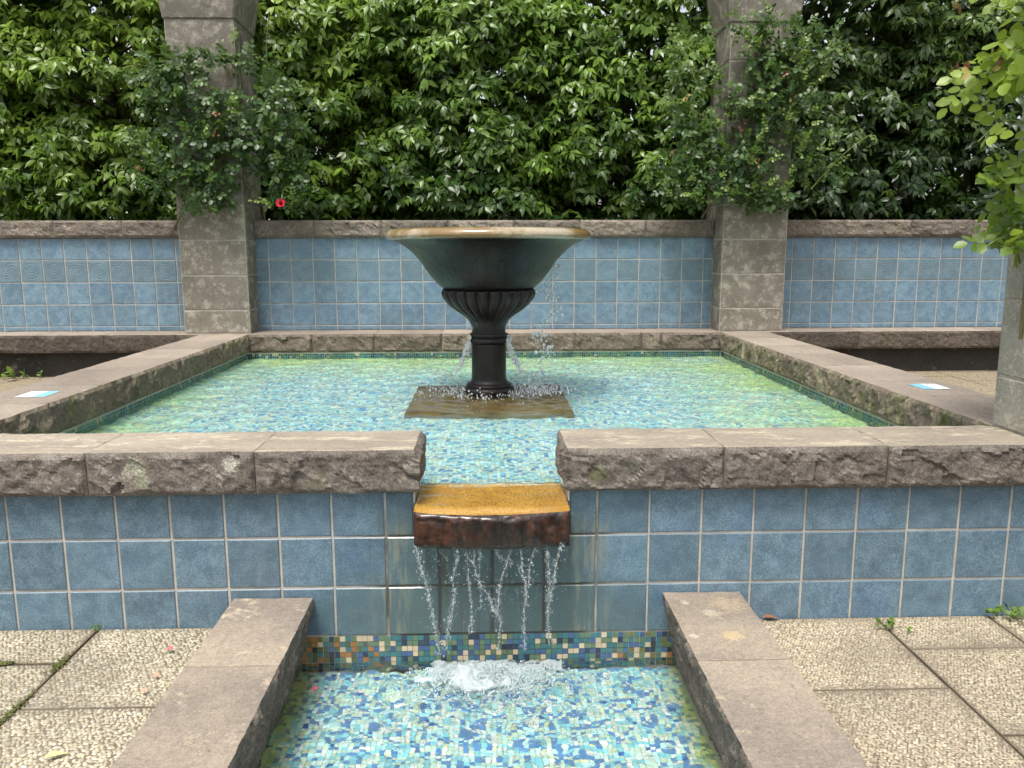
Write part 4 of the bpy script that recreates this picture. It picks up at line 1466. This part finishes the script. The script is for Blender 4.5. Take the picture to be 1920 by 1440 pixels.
def rose(loc, label, blobs, mat, leaf_len, seed, canes, n_per, face, shoots=(), nparts=300, clear=None, tips=0, red=(), nvar=0.45):
    """blobs: (x, y, z, rx, ry, rz, weight, tint)"""
    r = np.random.default_rng(seed)
    t = root('climbing_rose', loc, label, 'climbing rose', 'climbing roses on the columns')
    for pts, rad in canes:
        p = smooth_prof3(pts, 7)
        v, q = tube(p, np.linspace(rad, rad*0.5, len(p)), 6)
        link('cane', mesh_np('cane', v, quads=q, mats=[M['cane']], smooth=True), t)
    P_, D_, N_, L_, T_ = [], [], [], [], []

    def spray(c, d, nrm, ln, tint):
        # one compound leaf: leaflets in pairs along a short rachis
        k = r.choice([5, 5, 7])
        d = unit(d)
        nrm = unit(nrm-d*(nrm@d))
        side = np.cross(nrm, d)
        for q_ in range(k):
            row = q_//2
            s_ = (1 if q_ % 2 else -1)
            at = c+d*ln*(0.5+0.75*row)
            if q_ == k-1:
                dd = d
                at = c+d*ln*(0.3+0.75*(k//2))
            else:
                dd = side*s_*0.95+d*0.45
            dd = unit(dd+r.normal(0, 0.18, 3)+np.array([0, 0, -0.12]))
            P_.append(at)
            D_.append(dd)
            N_.append(unit(nrm+r.normal(0, 0.28, 3)))
            L_.append(ln*r.uniform(0.8, 1.15))
            T_.append(np.clip(tint+r.normal(0, 0.07), 0, 1))
    for (bx, by, bz, rx, ry, rz, wgt, tn) in blobs:
        n = int(n_per*wgt)
        for _ in range(n):
            u = r.normal(size=3)
            u = u/np.linalg.norm(u)*r.random()**0.45
            c = np.array([bx, by, bz])+u*np.array([rx, ry, rz])*1.12
            if clear is not None and clear(c):
                c[1] = min(c[1], 4.40-r.uniform(0.0, 0.08))
            d = unit(r.normal(size=3)*np.array([1, 0.6, 0.8])+np.array([0, -0.35, -0.25]))
            nr = unit(np.array(face)+np.array([0, 0, 0.75])+nvar*r.normal(size=3))
            spray(c, d, nr, leaf_len*r.uniform(0.8, 1.2), tn+r.normal(0, 0.08))
    for (p0, p1, k, tn) in shoots:
        p = np.linspace(np.array(p0), np.array(p1), 9)
        sag = np.sin(np.linspace(0, np.pi, 9))*0.05
        p[:, 2] += sag
        v, q = tube(p, np.linspace(0.005, 0.002, 9), 5)
        link('shoot', mesh_np('shoot', v, quads=q, mats=[M['shoot']], smooth=True), t)
        for q_ in range(k):
            f = (q_+0.5)/k
            c = p[min(8, int(f*9))]+r.normal(0, 0.012, 3)
            d = unit(p[-1]-p[0]+r.normal(0, 0.8, 3)*np.linalg.norm(p[-1]-p[0]))
            spray(c, d, unit(np.array(face)+np.array([0, 0, 0.8])+0.3*r.normal(size=3)), leaf_len*r.uniform(0.7, 1.0), tn)
    for _ in range(tips):
        b_ = blobs[r.integers(len(blobs))]
        c = np.array(b_[:3])+r.uniform(-1, 1, 3)*np.array([b_[3], 0, b_[5]])
        c[1] = b_[1]-b_[4]*0.9
        u_ = unit(np.array([r.normal(0, 0.6), -0.35, 0.8]))
        tn_ = r.uniform(0.6, 0.95)
        for q_ in range(3):
            spray(c+u_*0.05*q_, unit(u_+r.normal(0, 0.6, 3)), unit(np.array(face)+np.array([0, 0, 0.8])+0.4*r.normal(size=3)), leaf_len*0.72, tn_)
    for c in red:
        for _ in range(5):
            d_ = unit(r.normal(size=3)+np.array([0, -0.3, 0.1]))
            n_ = unit(np.array(face)+r.normal(0, 0.5, 3))
            n_ = unit(n_-d_*(n_@d_))
            R_m = np.stack([d_, np.cross(n_, d_), n_], 1)
            V0, T0, Q0 = LEAF_R
            link('young_leaf', mesh_np('young_leaf', np.array(c)+r.normal(0, leaf_len*0.35, 3)+(V0@R_m.T)*leaf_len*0.62, tris=T0, quads=Q0,
                                       mats=[M['red_shoot'] if r.random() < 0.6 else M['amber_leaf']], smooth=True), t)
    emit_leaves(t, LEAF_R, 'R', np.array(P_), np.array(D_), np.array(N_), np.array(L_), np.array(T_), mat, nparts)
    return t


def smooth_prof3(pts, n=6):
    p = np.asarray(pts, float)
    out = []
    for k in range(len(p)-1):
        p0, p1, p2, p3 = p[max(k-1, 0)], p[k], p[k+1], p[min(k+2, len(p)-1)]
        for t in np.linspace(0, 1, n, endpoint=False):
            out.append(0.5*((2*p1)+(-p0+p2)*t+(2*p0-5*p1+4*p2-p3)*t*t+(-p0+3*p1-3*p2+p3)*t**3))
    out.append(p[-1])
    return np.array(out)


def in_col_l(c):
    return -0.95 < c[0] < -0.31 and c[1] > 4.38


def in_col_r(c):
    return 3.98 < c[0] < 4.62 and c[1] > 4.38


rl = rose((-0.6, 4.3, 0.72), 'dark green climbing rose wrapped round the left column, one red bloom', [
    (-0.85, 4.30, 2.98, 0.34, 0.12, 0.14, 1.2, 0.16), (-0.45, 4.32, 3.10, 0.45, 0.06, 0.05, 0.7, 0.15), (-0.95, 4.28, 2.68, 0.20, 0.14, 0.22, 0.7, 0.12),
    (-0.55, 4.28, 2.62, 0.42, 0.12, 0.20, 1.5, 0.12), (-0.02, 4.38, 2.75, 0.25, 0.22, 0.28, 1.3, 0.20), (0.02, 4.40, 2.35, 0.20, 0.2, 0.30, 1.4, 0.10),
    (-0.45, 4.28, 2.36, 0.45, 0.12, 0.20, 1.6, 0.10), (-0.95, 4.26, 2.15, 0.24, 0.14, 0.20, 1.2, 0.10), (-0.68, 4.27, 2.05, 0.18, 0.1, 0.20, 0.7, 0.12),
    (-0.52, 4.32, 1.97, 0.14, 0.07, 0.15, 0.6, 0.12), (0.05, 4.40, 2.05, 0.16, 0.15, 0.25, 0.9, 0.10), (-1.08, 4.25, 2.40, 0.14, 0.12, 0.10, 0.4, 0.25)],
    MR, 0.047, 61, [([(-0.95, 4.36, 0.9+0.75), (-0.75, 4.36, 1.95), (-0.45, 4.36, 2.3), (-0.3, 4.36, 2.7), (-0.28, 4.37, 3.3)], 0.012),
                    ([(-0.20, 4.60, 1.75), (-0.22, 4.45, 2.0), (-0.5, 4.37, 2.22), (-0.8, 4.36, 2.6), (-0.9, 4.36, 3.0)], 0.011),
                    ([(0.1, 4.4, 1.8), (0.12, 4.38, 2.4), (-0.05, 4.38, 3.0), (-0.02, 4.4, 3.5)], 0.007)], 68, (0, -0.8, 0),
    shoots=(((-0.9, 4.28, 2.95), (-1.22, 4.2, 2.98), 5, 0.55), ((-0.5, 4.3, 2.3), (-0.44, 4.27, 2.62), 4, 0.6), ((0.05, 4.4, 2.55), (0.28, 4.3, 2.52), 4, 0.5),
            ((-0.36, 4.38, 2.95), (-0.34, 4.36, 3.25), 5, 0.7)), clear=in_col_l, tips=7, red=((-0.46, 4.16, 2.45), (-0.44, 4.16, 2.6), (-1.13, 4.15, 2.13)))
rr_ = rose((4.3, 4.3, 0.72), 'leafy climbing rose on the right column with yellowish shoot tips', [
    (4.30, 4.30, 3.30, 0.30, 0.10, 0.18, 1.1, 0.25), (4.45, 4.30, 3.02, 0.35, 0.13, 0.22, 1.6, 0.15), (4.70, 4.38, 3.22, 0.24, 0.18, 0.22, 0.9, 0.25),
    (4.35, 4.28, 2.72, 0.36, 0.13, 0.20, 1.5, 0.12), (3.72, 4.40, 2.75, 0.32, 0.2, 0.36, 1.0, 0.28), (3.75, 4.35, 2.35, 0.35, 0.2, 0.26, 1.6, 0.16),
    (4.15, 4.28, 2.28, 0.28, 0.12, 0.20, 1.3, 0.15), (3.95, 4.30, 2.02, 0.30, 0.14, 0.14, 1.0, 0.12), (4.35, 4.30, 1.95, 0.24, 0.08, 0.09, 0.7, 0.12),
    (4.72, 4.36, 2.42, 0.26, 0.15, 0.16, 0.8, 0.22), (4.80, 4.34, 2.18, 0.24, 0.14, 0.14, 0.8, 0.18), (3.62, 4.42, 3.15, 0.25, 0.15, 0.25, 0.5, 0.40),
    (3.55, 4.38, 2.05, 0.2, 0.14, 0.16, 0.7, 0.12)],
    MR, 0.045, 62, [([(3.80, 4.42, 1.75), (3.93, 4.36, 2.0), (4.1, 4.36, 2.4), (4.3, 4.36, 2.9), (4.25, 4.37, 3.4)], 0.011),
                    ([(4.15, 4.36, 2.15), (4.45, 4.36, 2.5), (4.5, 4.36, 3.3)], 0.008)], 76, (0, -0.8, 0),
    shoots=(((4.75, 4.3, 2.0), (5.20, 4.15, 2.46), 6, 0.5), ((3.7, 4.35, 2.9), (3.35, 4.2, 3.36), 6, 0.65), ((3.8, 4.35, 2.6), (3.38, 4.2, 2.72), 5, 0.6), ((4.5, 4.3, 2.4), (4.6, 4.2, 2.72), 5, 0.7),
            ((4.05, 4.3, 2.2), (4.12, 4.2, 2.45), 5, 0.65), ((4.3, 4.3, 3.0), (4.05, 4.2, 3.25), 5, 0.6), ((4.75, 4.3, 2.9), (4.95, 4.2, 3.2), 5, 0.7)), clear=in_col_r, tips=46, red=((4.05, 4.15, 2.5), (4.5, 4.15, 2.75), (3.55, 4.2, 2.75), (4.2, 4.15, 2.2), (3.45, 4.2, 2.3), (4.42, 4.15, 2.95)))
rn = rose((3.93, 0.15, 0.72), 'near climbing rose with big lime green leaves at the right edge of the photo', [
    (3.87, 0.10, 2.28, 0.13, 0.18, 0.12, 0.8, 0.72), (3.81, 0.10, 2.13, 0.10, 0.14, 0.05, 0.5, 0.80), (3.94, 0.12, 2.10, 0.07, 0.13, 0.07, 0.45, 0.55),
    (3.94, 0.14, 1.82, 0.05, 0.12, 0.10, 0.45, 0.40), (3.92, 0.14, 1.70, 0.05, 0.12, 0.10, 0.55, 0.30), (3.92, 0.14, 1.58, 0.05, 0.1, 0.08, 0.4, 0.30),
    (3.96, 0.08, 2.45, 0.14, 0.15, 0.10, 0.6, 0.6)],
    MRN, 0.054, 63, [([(3.985, 0.15, 1.1), (3.97, 0.14, 1.45), (3.93, 0.13, 1.75), (3.95, 0.12, 2.1), (3.97, 0.1, 2.6)], 0.008),
                     ([(3.985, 0.2, 1.40), (3.93, 0.15, 1.48), (3.90, 0.12, 1.62)], 0.004)], 30, (-0.5, -0.7, 0),
    shoots=(((3.94, 0.12, 2.22), (3.66, 0.1, 2.04), 6, 0.8), ((3.93, 0.14, 1.92), (3.72, 0.12, 1.86), 3, 0.85), ((3.96, 0.15, 1.44), (3.79, 0.13, 1.46), 3, 0.35), ((3.92, 0.14, 1.68), (3.80, 0.12, 1.66), 2, 0.6),
            ((3.9, 0.1, 2.36), (3.62, 0.08, 2.34), 4, 0.7)), nparts=300, red=((3.60, 0.08, 2.10), (3.56, 0.08, 2.36), (3.72, 0.08, 2.16)), nvar=0.8)


def petals(name, parent, c, rad, mat, n=5, tilt=0.5, face=(0, -1, 0.4)):
    f = unit(np.array(face, float))
    a = unit(np.cross(f, [0.2, 0.1, 1]))
    b = np.cross(f, a)
    V0, T0, Q0 = round_leaf_template(1.05, -0.35, 0.10)
    for ring, (m_, sc, tl) in enumerate(((n, 1.0, 0.25), (n, 0.62, 0.9))):
        for k in range(m_):
            th = 2*math.pi*(k+0.5*ring)/m_
            d = unit((a*math.cos(th)+b*math.sin(th))*math.cos(tl)+f*math.sin(tl))
            nz = unit(f-d*(f@d))
            R = np.stack([d, np.cross(nz, d), nz], 1)
            V = np.array(c)+(V0@R.T)*rad*sc
            link(name, mesh_np(name, V, tris=T0, quads=Q0, mats=[mat], smooth=True), parent)


M['rose_red'] = simple('crimson_petal', (0.42, 0.015, 0.035), 0.5)
M['pink'] = simple('pink_petal', (0.72, 0.12, 0.17), 0.6)
M['coral'] = simple('coral_petal', (0.78, 0.28, 0.18), 0.6)
# the bloom hangs on the left rose
fl = bpy.data.objects.new('rose_flower', None)
COL.objects.link(fl)
fl.parent = rl
fl.matrix_parent_inverse = Matrix.Translation(-Vector(ROOTLOC[rl.name]))
fl['label'] = 'single crimson rose bloom'
ROOTLOC[fl.name] = (0, 0, 0)
petals('petal', fl, (0.05, 4.22, 1.865), 0.05, M['rose_red'])
v, q = tube(np.array([[0.05, 4.23, 1.88], [0.05, 4.28, 1.95], [0.06, 4.36, 2.05]]), 0.004, 5)
link('flower_stem', mesh_np('flower_stem', v, quads=q, mats=[M['shoot']]), rl)

# ================================================================== FALLING WATER
def ico():
    V = np.array([[0, 0, 1], [1, 0, 0], [0, 1, 0], [-1, 0, 0], [0, -1, 0], [0, 0, -1]], float)
    F = [[0, 1, 2], [0, 2, 3], [0, 3, 4], [0, 4, 1], [5, 2, 1], [5, 3, 2], [5, 4, 3], [5, 1, 4]]
    V = list(map(tuple, V))
    idx = {}
    out = []

    def mid(a, b):
        k_ = (min(a, b), max(a, b))
        if k_ not in idx:
            m_ = np.array(V[a])+np.array(V[b])
            V.append(tuple(m_/np.linalg.norm(m_)))
            idx[k_] = len(V)-1
        return idx[k_]
    for a, b, c in F:
        ab, bc, ca = mid(a, b), mid(b, c), mid(c, a)
        out += [[a, ab, ca], [ab, b, bc], [ca, bc, c], [ab, bc, ca]]
    return np.array(V), np.array(out)


IV, IF = ico()


def drops_mesh(name, P, R_, stretch, mat, extra=None, seed=0):
    r = np.random.default_rng(seed)
    n = len(P)
    S = np.ones((n, 1, 3))*np.asarray(R_)[:, None, None]*r.uniform(0.7, 1.3, (n, 1, 3))
    S[:, :, 2] *= np.asarray(stretch).reshape(-1, 1)
    wob = 1+0.22*r.normal(size=(n, len(IV), 1))*0.6
    V = P[:, None, :]+IV[None]*S*wob
    off = (np.arange(n)*len(IV))[:, None, None]
    T = (IF[None]+off).reshape(-1, 3)
    V = V.reshape(-1, 3)
    Q = None
    if extra is not None:
        ev, eq = extra
        Q = eq+len(V)
        V = np.concatenate([V, ev])
    return mesh_np(name, V, tris=T, quads=Q, mats=[mat], smooth=True)


def px2w(zx, zy):
    """measured points of the strands: plane 0.115 m in front of the tiles"""
    return np.array([1.3085+(zx)*0.000628, -0.118, 0.8606-zy*0.000674])


STR = [
    ([(412, 742), (440, 860), (470, 960), (490, 1060), (520, 1230), (545, 1390)], 1.5),
    ([(662, 742), (655, 830), (632, 950), (640, 1030), (618, 1150), (597, 1230), (588, 1370)], 1.0),
    ([(700, 742), (720, 820), (728, 980), (742, 1100), (745, 1260)], 0.9),
    ([(770, 742), (762, 860), (800, 1000), (795, 1120)], 0.8),
    ([(800, 742), (797, 960), (850, 1040), (868, 1110), (895, 1140)], 0.8),
    ([(985, 742), (960, 850), (915, 980), (905, 1100), (892, 1140), (920, 1200), (898, 1370)], 1.3),
    ([(1040, 742), (1055, 900), (1075, 1000), (1065, 1130), (1060, 1370)], 1.6),
    ([(1132, 742), (1100, 860), (1090, 970)], 0.8),
    ([(1190, 742), (1210, 850), (1215, 970), (1208, 1110), (1213, 1330)], 1.4),
    ([(1287, 730), (1260, 850), (1240, 960), (1213, 1110)], 1.0),
    ([(890, 742), (905, 800), (940, 830), (985, 850)], 0.5)]
rw_ = np.random.default_rng(9)
tubes, DP, DR, DS = [], [], [], []
for pts, wgt in STR:
    w_pts = np.array([px2w(*p) for p in pts])
    p = smooth_prof3(w_pts, 26)
    nzv = np.stack([fbm(np.stack([p[:, 2]*38, p[:, 0]*3, p[:, 0]*0+k], 1), 3, 5+k) for k in range(3)], 1)
    p = p+nzv*np.array([0.0022, 0.003, 0.0])
    rad = (0.0014+0.0016*np.clip(fbm(np.stack([p[:, 2]*75, p[:, 0]*40, p[:, 0]*0], 1), 2, 40)+0.2, 0, 1.2))*min(wgt, 1.2)
    tubes.append(tube(p, rad, 6))
    m_ = int(len(p)*2.0*wgt)
    ii = rw_.integers(0, len(p), m_)
    DP.append(p[ii]+rw_.normal(size=(m_, 3))*np.array([0.0065, 0.006, 0.004])*rw_.uniform(0.3, 1.6, (m_, 1)))
    DR.append(np.abs(rw_.normal(0.0013, 0.0010, m_))+0.0006)
    DS.append(rw_.uniform(0.8, 1.9, m_))
n = 520                                        # loose drops under the lip
z_ = 0.352-np.abs(rw_.normal(0, 0.13, n))
DP.append(np.stack([rw_.uniform(1.57, 2.14, n), rw_.normal(-0.118, 0.012, n), z_], 1))
DR.append(np.abs(rw_.normal(0.0010, 0.0006, n))+0.0005)
DS.append(rw_.uniform(0.7, 1.6, n))
DP, DR, DS = np.concatenate(DP), np.concatenate(DR), np.concatenate(DS)
keep = DP[:, 2] > WZL-0.01
fw_ = link('falling_water', drops_mesh('falling_water', DP[keep], DR[keep], DS[keep], M['drop'], join(tubes), 2))
tag(fw_, 'broken strands of water falling from the ochre spill ledge', 'falling water', kind='stuff')

# foam where the strands land
n = 8000
fx = rw_.normal(1.86, 0.17, n)
fy = -0.10+rw_.normal(0, 0.050, n)-0.06*rw_.random(n)**2
q3 = np.stack([fx, fy, fx*0], 1)
clump = fbm(q3*17, 4, 71)
edge = np.exp(-((fx-1.86)/0.25)**4)
hgt = edge*np.exp(-((fy+0.10)/0.085)**2)*(0.010+0.030*np.clip(0.45+clump, 0, 1.5))
fz = WZL-0.002+hgt*np.sqrt(rw_.random(n))
fr = np.abs(rw_.normal(0.0013, 0.0011, n))+0.0006
ok = (fx > 1.2) & (fx < 2.5) & (fy < -0.004) & (clump*0.5+edge*0.9+rw_.normal(0, 0.15, n) > 0.42)
pts, fr = np.stack([fx, fy, fz], 1)[ok], fr[ok]
n = len(pts)
gx, gy = np.meshgrid(np.linspace(1.46, 2.26, 190), np.linspace(-0.30, -0.003, 72), indexing='ij')
g3 = np.stack([gx.ravel(), gy.ravel(), gx.ravel()*0], 1)
rg = fbm(g3*16, 5, 71, 0.6)+0.5*fbm(g3*34, 4, 72, 0.6, ridge=True)
env = np.exp(-((g3[:, 0]-1.86)/0.28)**4)*np.exp(-((g3[:, 1]+0.085)/0.105)**2)*np.clip(0.72+0.55*fbm(g3*8, 3, 79), 0.1, 1.3)
gz = WZL-0.010+env*(0.0135+0.020*np.clip(rg+0.30, -0.7, 1.8))
n0 = np.arange(190*72).reshape(190, 72)
gq = np.stack([n0[:-1, :-1], n0[1:, :-1], n0[1:, 1:], n0[:-1, 1:]], -1).reshape(-1, 4)
keepf = (gz[gq] > WZL+0.001).any(1)
gq = gq[keepf]
used, inv_ = np.unique(gq, return_inverse=True)
gq = inv_.reshape(-1, 4)
gv = np.stack([g3[:, 0]+0.004*fbm(g3*40, 2, 5), g3[:, 1]+0.004*fbm(g3*40, 2, 6)-0.004, gz], 1)[used]
fo = link('splash_foam', drops_mesh('splash_foam', pts, fr, np.ones(n), M['foam'], (gv, gq), 4))
tag(fo, 'white splash foam where the strands hit the channel water', 'foam', kind='stuff')
# flecks spread over the channel water beyond it
n = 3400
d_ = np.abs(rw_.normal(0, 0.28, n))+0.05
th = rw_.uniform(np.pi, 2*np.pi, n)
fpx, fpy = 1.86+d_*np.cos(th)*1.25, -0.12+d_*np.sin(th)*0.8
ok = (fpx > 1.16) & (fpx < 2.53) & (fpy < -0.01)
pts = np.stack([fpx, fpy, np.full(n, WZL+0.001)], 1)[ok]
b_ = link('bubbles', drops_mesh('bubbles', pts, np.abs(rw_.normal(0.0014, 0.0008, len(pts)))+0.0006, np.full(len(pts), 0.6), M['foam'], None, 6))
tag(b_, 'small bubbles drifting off the splash in the channel', 'bubbles', kind='stuff')

# water off the bowl: dribble on the right, sprays at the collar, splash on the slab
P_, R_, S_ = [], [], []


def add(n, fn, rad):
    a = np.array([fn() for _ in range(n)])
    P_.append(a)
    R_.append(np.abs(rw_.normal(rad, rad*0.45, n))+rad*0.25)
    S_.append(rw_.uniform(0.8, 2.2, n))


def drib():
    t_ = rw_.random()
    z = 1.36-t_*0.86
    x = 2.30-0.12*t_**0.7+0.03*math.sin(z*19)+rw_.normal(0, 0.022+0.022*t_)
    return (x, FY-0.1+rw_.normal(0, 0.05), z)


def strand():
    t_ = rw_.random()
    return (2.275-0.02*t_+rw_.normal(0, 0.004), FY-0.08, 1.42-t_*0.22)


def jet(sg):
    def f():
        t_ = rw_.random()**0.8
        br = rw_.integers(0, 5)
        a = 0.02+0.026*br
        return (FX+sg*(0.122+a*t_*0.85)+rw_.normal(0, 0.006), FY-0.07+rw_.normal(0, 0.03), 0.90-0.01*br-(0.07+0.022*br)*t_-0.07*t_*t_+rw_.normal(0, 0.008))
    return f


def ring_():
    a = rw_.uniform(0, 2*np.pi)
    d__ = 0.17+abs(rw_.normal(0, 0.16))
    return (FX+d__*math.cos(a), FY+d__*0.75*math.sin(a), 0.512+abs(rw_.normal(0, 0.022))*math.exp(-(d__-0.17)*1.5))


def rsplash():
    return (FX+0.36+rw_.normal(0, 0.10), FY+0.05+rw_.normal(0, 0.10), 0.51+abs(rw_.normal(0, 0.03)))


add(270, drib, 0.0042)
add(45, strand, 0.0024)
add(170, jet(-1), 0.0036)
add(190, jet(1), 0.0040)
add(560, ring_, 0.0023)
add(520, rsplash, 0.0022)
sp = link('spray_drops', drops_mesh('spray_drops', np.concatenate(P_), np.concatenate(R_), np.concatenate(S_), M['spray'], None, 8))
tag(sp, 'white water drops spilling and splashing round the fountain pedestal', 'water spray', kind='stuff')

# ================================================================== SMALL THINGS
def sticker(c, ang, flip, label):
    V, Q, mi = [], [], []
    w_, d__ = 0.150, 0.165
    me = bpy.data.meshes.new('notice_sticker')
    x0, x1, y0, y1 = -w_/2, w_/2, -d__/2, d__/2
    xm = x0+w_*(0.56 if not flip else 0.44)
    V = [[x0, y0, .0015], [xm, y0, .0015], [x1, y0, .0015], [x0, y1, .0015], [xm, y1, .0015], [x1, y1, .0015],
         [x0, y0, 0], [x1, y0, 0], [x1, y1, 0], [x0, y1, 0]]
    Q = [[0, 1, 4, 3], [1, 2, 5, 4], [6, 7, 2, 1, 0], [8, 9, 3, 4, 5], [7, 8, 5, 2], [9, 6, 0, 3]]
    me.from_pydata(V, [], Q)
    for m_ in ((M['st_w'], M['st_b']) if not flip else (M['st_b'], M['st_w'])):
        me.materials.append(m_)
    for k, pl in enumerate(me.polygons):
        pl.material_index = 1 if k == 1 else 0
    me.update()
    o = link('notice_sticker', me, None, c)
    o.rotation_euler = (0, 0, ang)
    tag(o, label, 'sticker', 'notice stickers on the side coping')


M['st_w'] = simple('sticker_white', (0.80, 0.82, 0.80), 0.5)
M['st_b'] = simple('sticker_light_blue', (0.22, 0.50, 0.68), 0.5)
sticker((-0.53, 1.245, ZC+0.0016), 0.02, False, 'small white and blue notice sticker on the left side coping')
sticker((4.27, 1.285, ZC+0.0016), -0.02, True, 'small blue and white notice sticker on the right side coping, beside the near column')

M['weed'] = leaf_mat('weed_leaf', (0.05, 0.12, 0.02), (0.20, 0.30, 0.05), 0.45, 0.3)
M['moss'] = simple('moss_tuft', (0.10, 0.11, 0.03), 0.95)


def weed(x, y, z, n, size, label, sd_, spread=0.03):
    r = np.random.default_rng(sd_)
    t = root('weed', (x, y, z), label, 'weed', 'weeds in the paving joints')
    P_ = np.stack([x+r.normal(0, spread, n), y+r.normal(0, spread*0.6, n), np.full(n, z)], 1)
    st = []
    tips = []
    for k in range(n):
        tip = P_[k]+np.array([r.normal(0, size*0.5), r.normal(0, size*0.5)-size*0.2, size*r.uniform(0.4, 1.1)])
        st.append(tube(np.array([P_[k], (P_[k]+tip)/2+[0, 0, size*.1], tip]), 0.0012, 4))
        tips.append(tip)
    v, q = join(st)
    link('stem', mesh_np('stem', v, quads=q, mats=[M['shoot']]), t)
    tips = np.array(tips)
    m_ = 3
    pos = np.repeat(tips, m_, 0)
    D = unit(r.normal(size=(n*m_, 3))+np.array([0, 0, 0.1]))
    N = unit(r.normal(0, 0.4, (n*m_, 3))+np.array([0, -0.3, 1]))
    emit_leaves(t, LEAF_R, 'W', pos, D, N, size*r.uniform(0.5, 0.9, n*m_), r.uniform(0.2, 0.8, n*m_), M['weed'], 60)


weed(3.93, -0.03, 0.0, 16, 0.035, 'leafy green weed at the wall foot by the right edge of the photo', 1, 0.05)
weed(3.395, -0.115, 0.0, 7, 0.026, 'pale green weed sprouting from the right paving joint', 2, 0.02)
weed(0.318, -0.012, 0.0, 4, 0.018, 'tiny green sprout where the left paving joint meets the tiles', 3, 0.008)
weed(-2.42, 4.30, 0.32, 5, 0.075, 'small green seedling in front of the left bench', 4, 0.08)
weed(-2.30, 4.36, 0.32, 3, 0.045, 'tiny seedling under the left bench edge, right of the taller seedling', 6, 0.03)


def tuft(x, y, rx, ry, label, sd_):
    r = np.random.default_rng(sd_)
    n = 160
    P_ = np.stack([x+r.normal(0, rx, n), y+r.normal(0, ry, n), np.abs(r.normal(0, 0.004, n))-0.002], 1)
    o = link('moss_tuft', drops_mesh('moss_tuft', P_, np.abs(r.normal(0.0028, 0.0012, n)), np.full(n, 0.7), M['moss'], None, sd_))
    tag(o, label, 'moss', 'moss in the paving joints')


tuft(0.10, -0.272, 0.035, 0.007, 'yellow-green moss tuft in the joint at the left edge of the photo', 1)
tuft(0.308, -0.285, 0.010, 0.030, 'olive moss where two left paving joints meet', 2)
tuft(0.313, -0.60, 0.007, 0.06, 'dark moss along the left joint nearest the viewer', 3)


def flat_leaf(name, c, ln, ang, mat, label, cat, tm, up=0.0, group=None):
    V0, T0, Q0 = tm
    me = mesh_np(name, V0*ln, tris=T0, quads=Q0, mats=[mat], smooth=True)
    o = link(name, me, None, c)
    o.rotation_euler = (up, -0.1, ang)
    tag(o, label, cat, group)


PT = round_leaf_template(0.9, -0.1, 0.12)
flat_leaf('fallen_petal', (0.654, -0.208, 0.008), 0.026, 0.4, M['pink'], 'pink petal on the left paving, the one nearest the tiles', 'petal', PT, group='fallen petals')
flat_leaf('fallen_petal', (0.694, -0.400, 0.008), 0.022, 2.0, M['coral'], 'red petal beside the left kerb, middle of three', 'petal', PT, group='fallen petals')
flat_leaf('fallen_petal', (0.684, -0.498, 0.008), 0.022, 1.0, M['coral'], 'orange petal on the left paving nearest the viewer', 'petal', PT, group='fallen petals')
flat_leaf('floating_petal', (1.175, -0.20, WZL+0.006), 0.026, 0.3, M['pink'], 'pink petal floating beside the left kerb', 'petal', PT)
M['dry'] = simple('dry_brown_leaf', (0.24, 0.10, 0.04), 0.8)
M['straw'] = simple('straw_leaf', (0.62, 0.52, 0.24), 0.8)
flat_leaf('dry_leaf', (2.93, -0.022, 0.010), 0.075, 0.1, M['dry'], 'dry red-brown leaf at the wall foot beside the right kerb', 'leaf', LEAF_A)
flat_leaf('straw_leaf', (0.552, -0.85, 0.012), 0.065, 0.6, M['straw'], 'straw yellow leaf on the left paving near the viewer', 'leaf', LEAF_A)

# ================================================================== FAR HOUSE (seen through the gaps of the hedge)
hs_ = root('white_house', (-5.0, 17.0, 0.0), 'white house with grey roof seen in slivers through the hedge', 'house')
M['render'] = simple('white_render', (0.78, 0.78, 0.75), 0.9)
M['roof'] = simple('grey_roof', (0.30, 0.29, 0.28), 0.8)
M['glass'] = simple('window_glass', (0.05, 0.06, 0.07), 0.08)
link('wall', boxes_mesh('wall', [(-12, 0.2, 15, 21, -0.6, 4.3)], M['render']), hs_)
V = np.array([[-12.4, 14.6, 4.3], [0.6, 14.6, 4.3], [0.6, 21.4, 4.3], [-12.4, 21.4, 4.3], [-12.4, 18, 6.6], [0.6, 18, 6.6],
              [-12.4, 14.6, 4.15], [0.6, 14.6, 4.15], [0.6, 21.4, 4.15], [-12.4, 21.4, 4.15]])
me = bpy.data.meshes.new('roof')
me.from_pydata(V.tolist(), [], [[0, 1, 5, 4], [2, 3, 4, 5], [1, 2, 5], [3, 0, 4], [6, 9, 8, 7], [6, 7, 1, 0], [7, 8, 2, 1], [8, 9, 3, 2], [9, 6, 0, 3]])
me.materials.append(M['roof'])
link('roof', me, hs_)
for x in (-10, -7, -4, -1.2):
    wf = link('window', boxes_mesh('window', [(x-.5, x+.5, 14.95, 15.02, 2.2, 3.5)], M['st_w']), hs_)
    pn = bpy.data.objects.new('pane', boxes_mesh('pane', [(x-.42, x+.42, 14.93, 14.955, 2.28, 3.42)], M['glass']))
    COL.objects.link(pn)
    pn.parent = wf
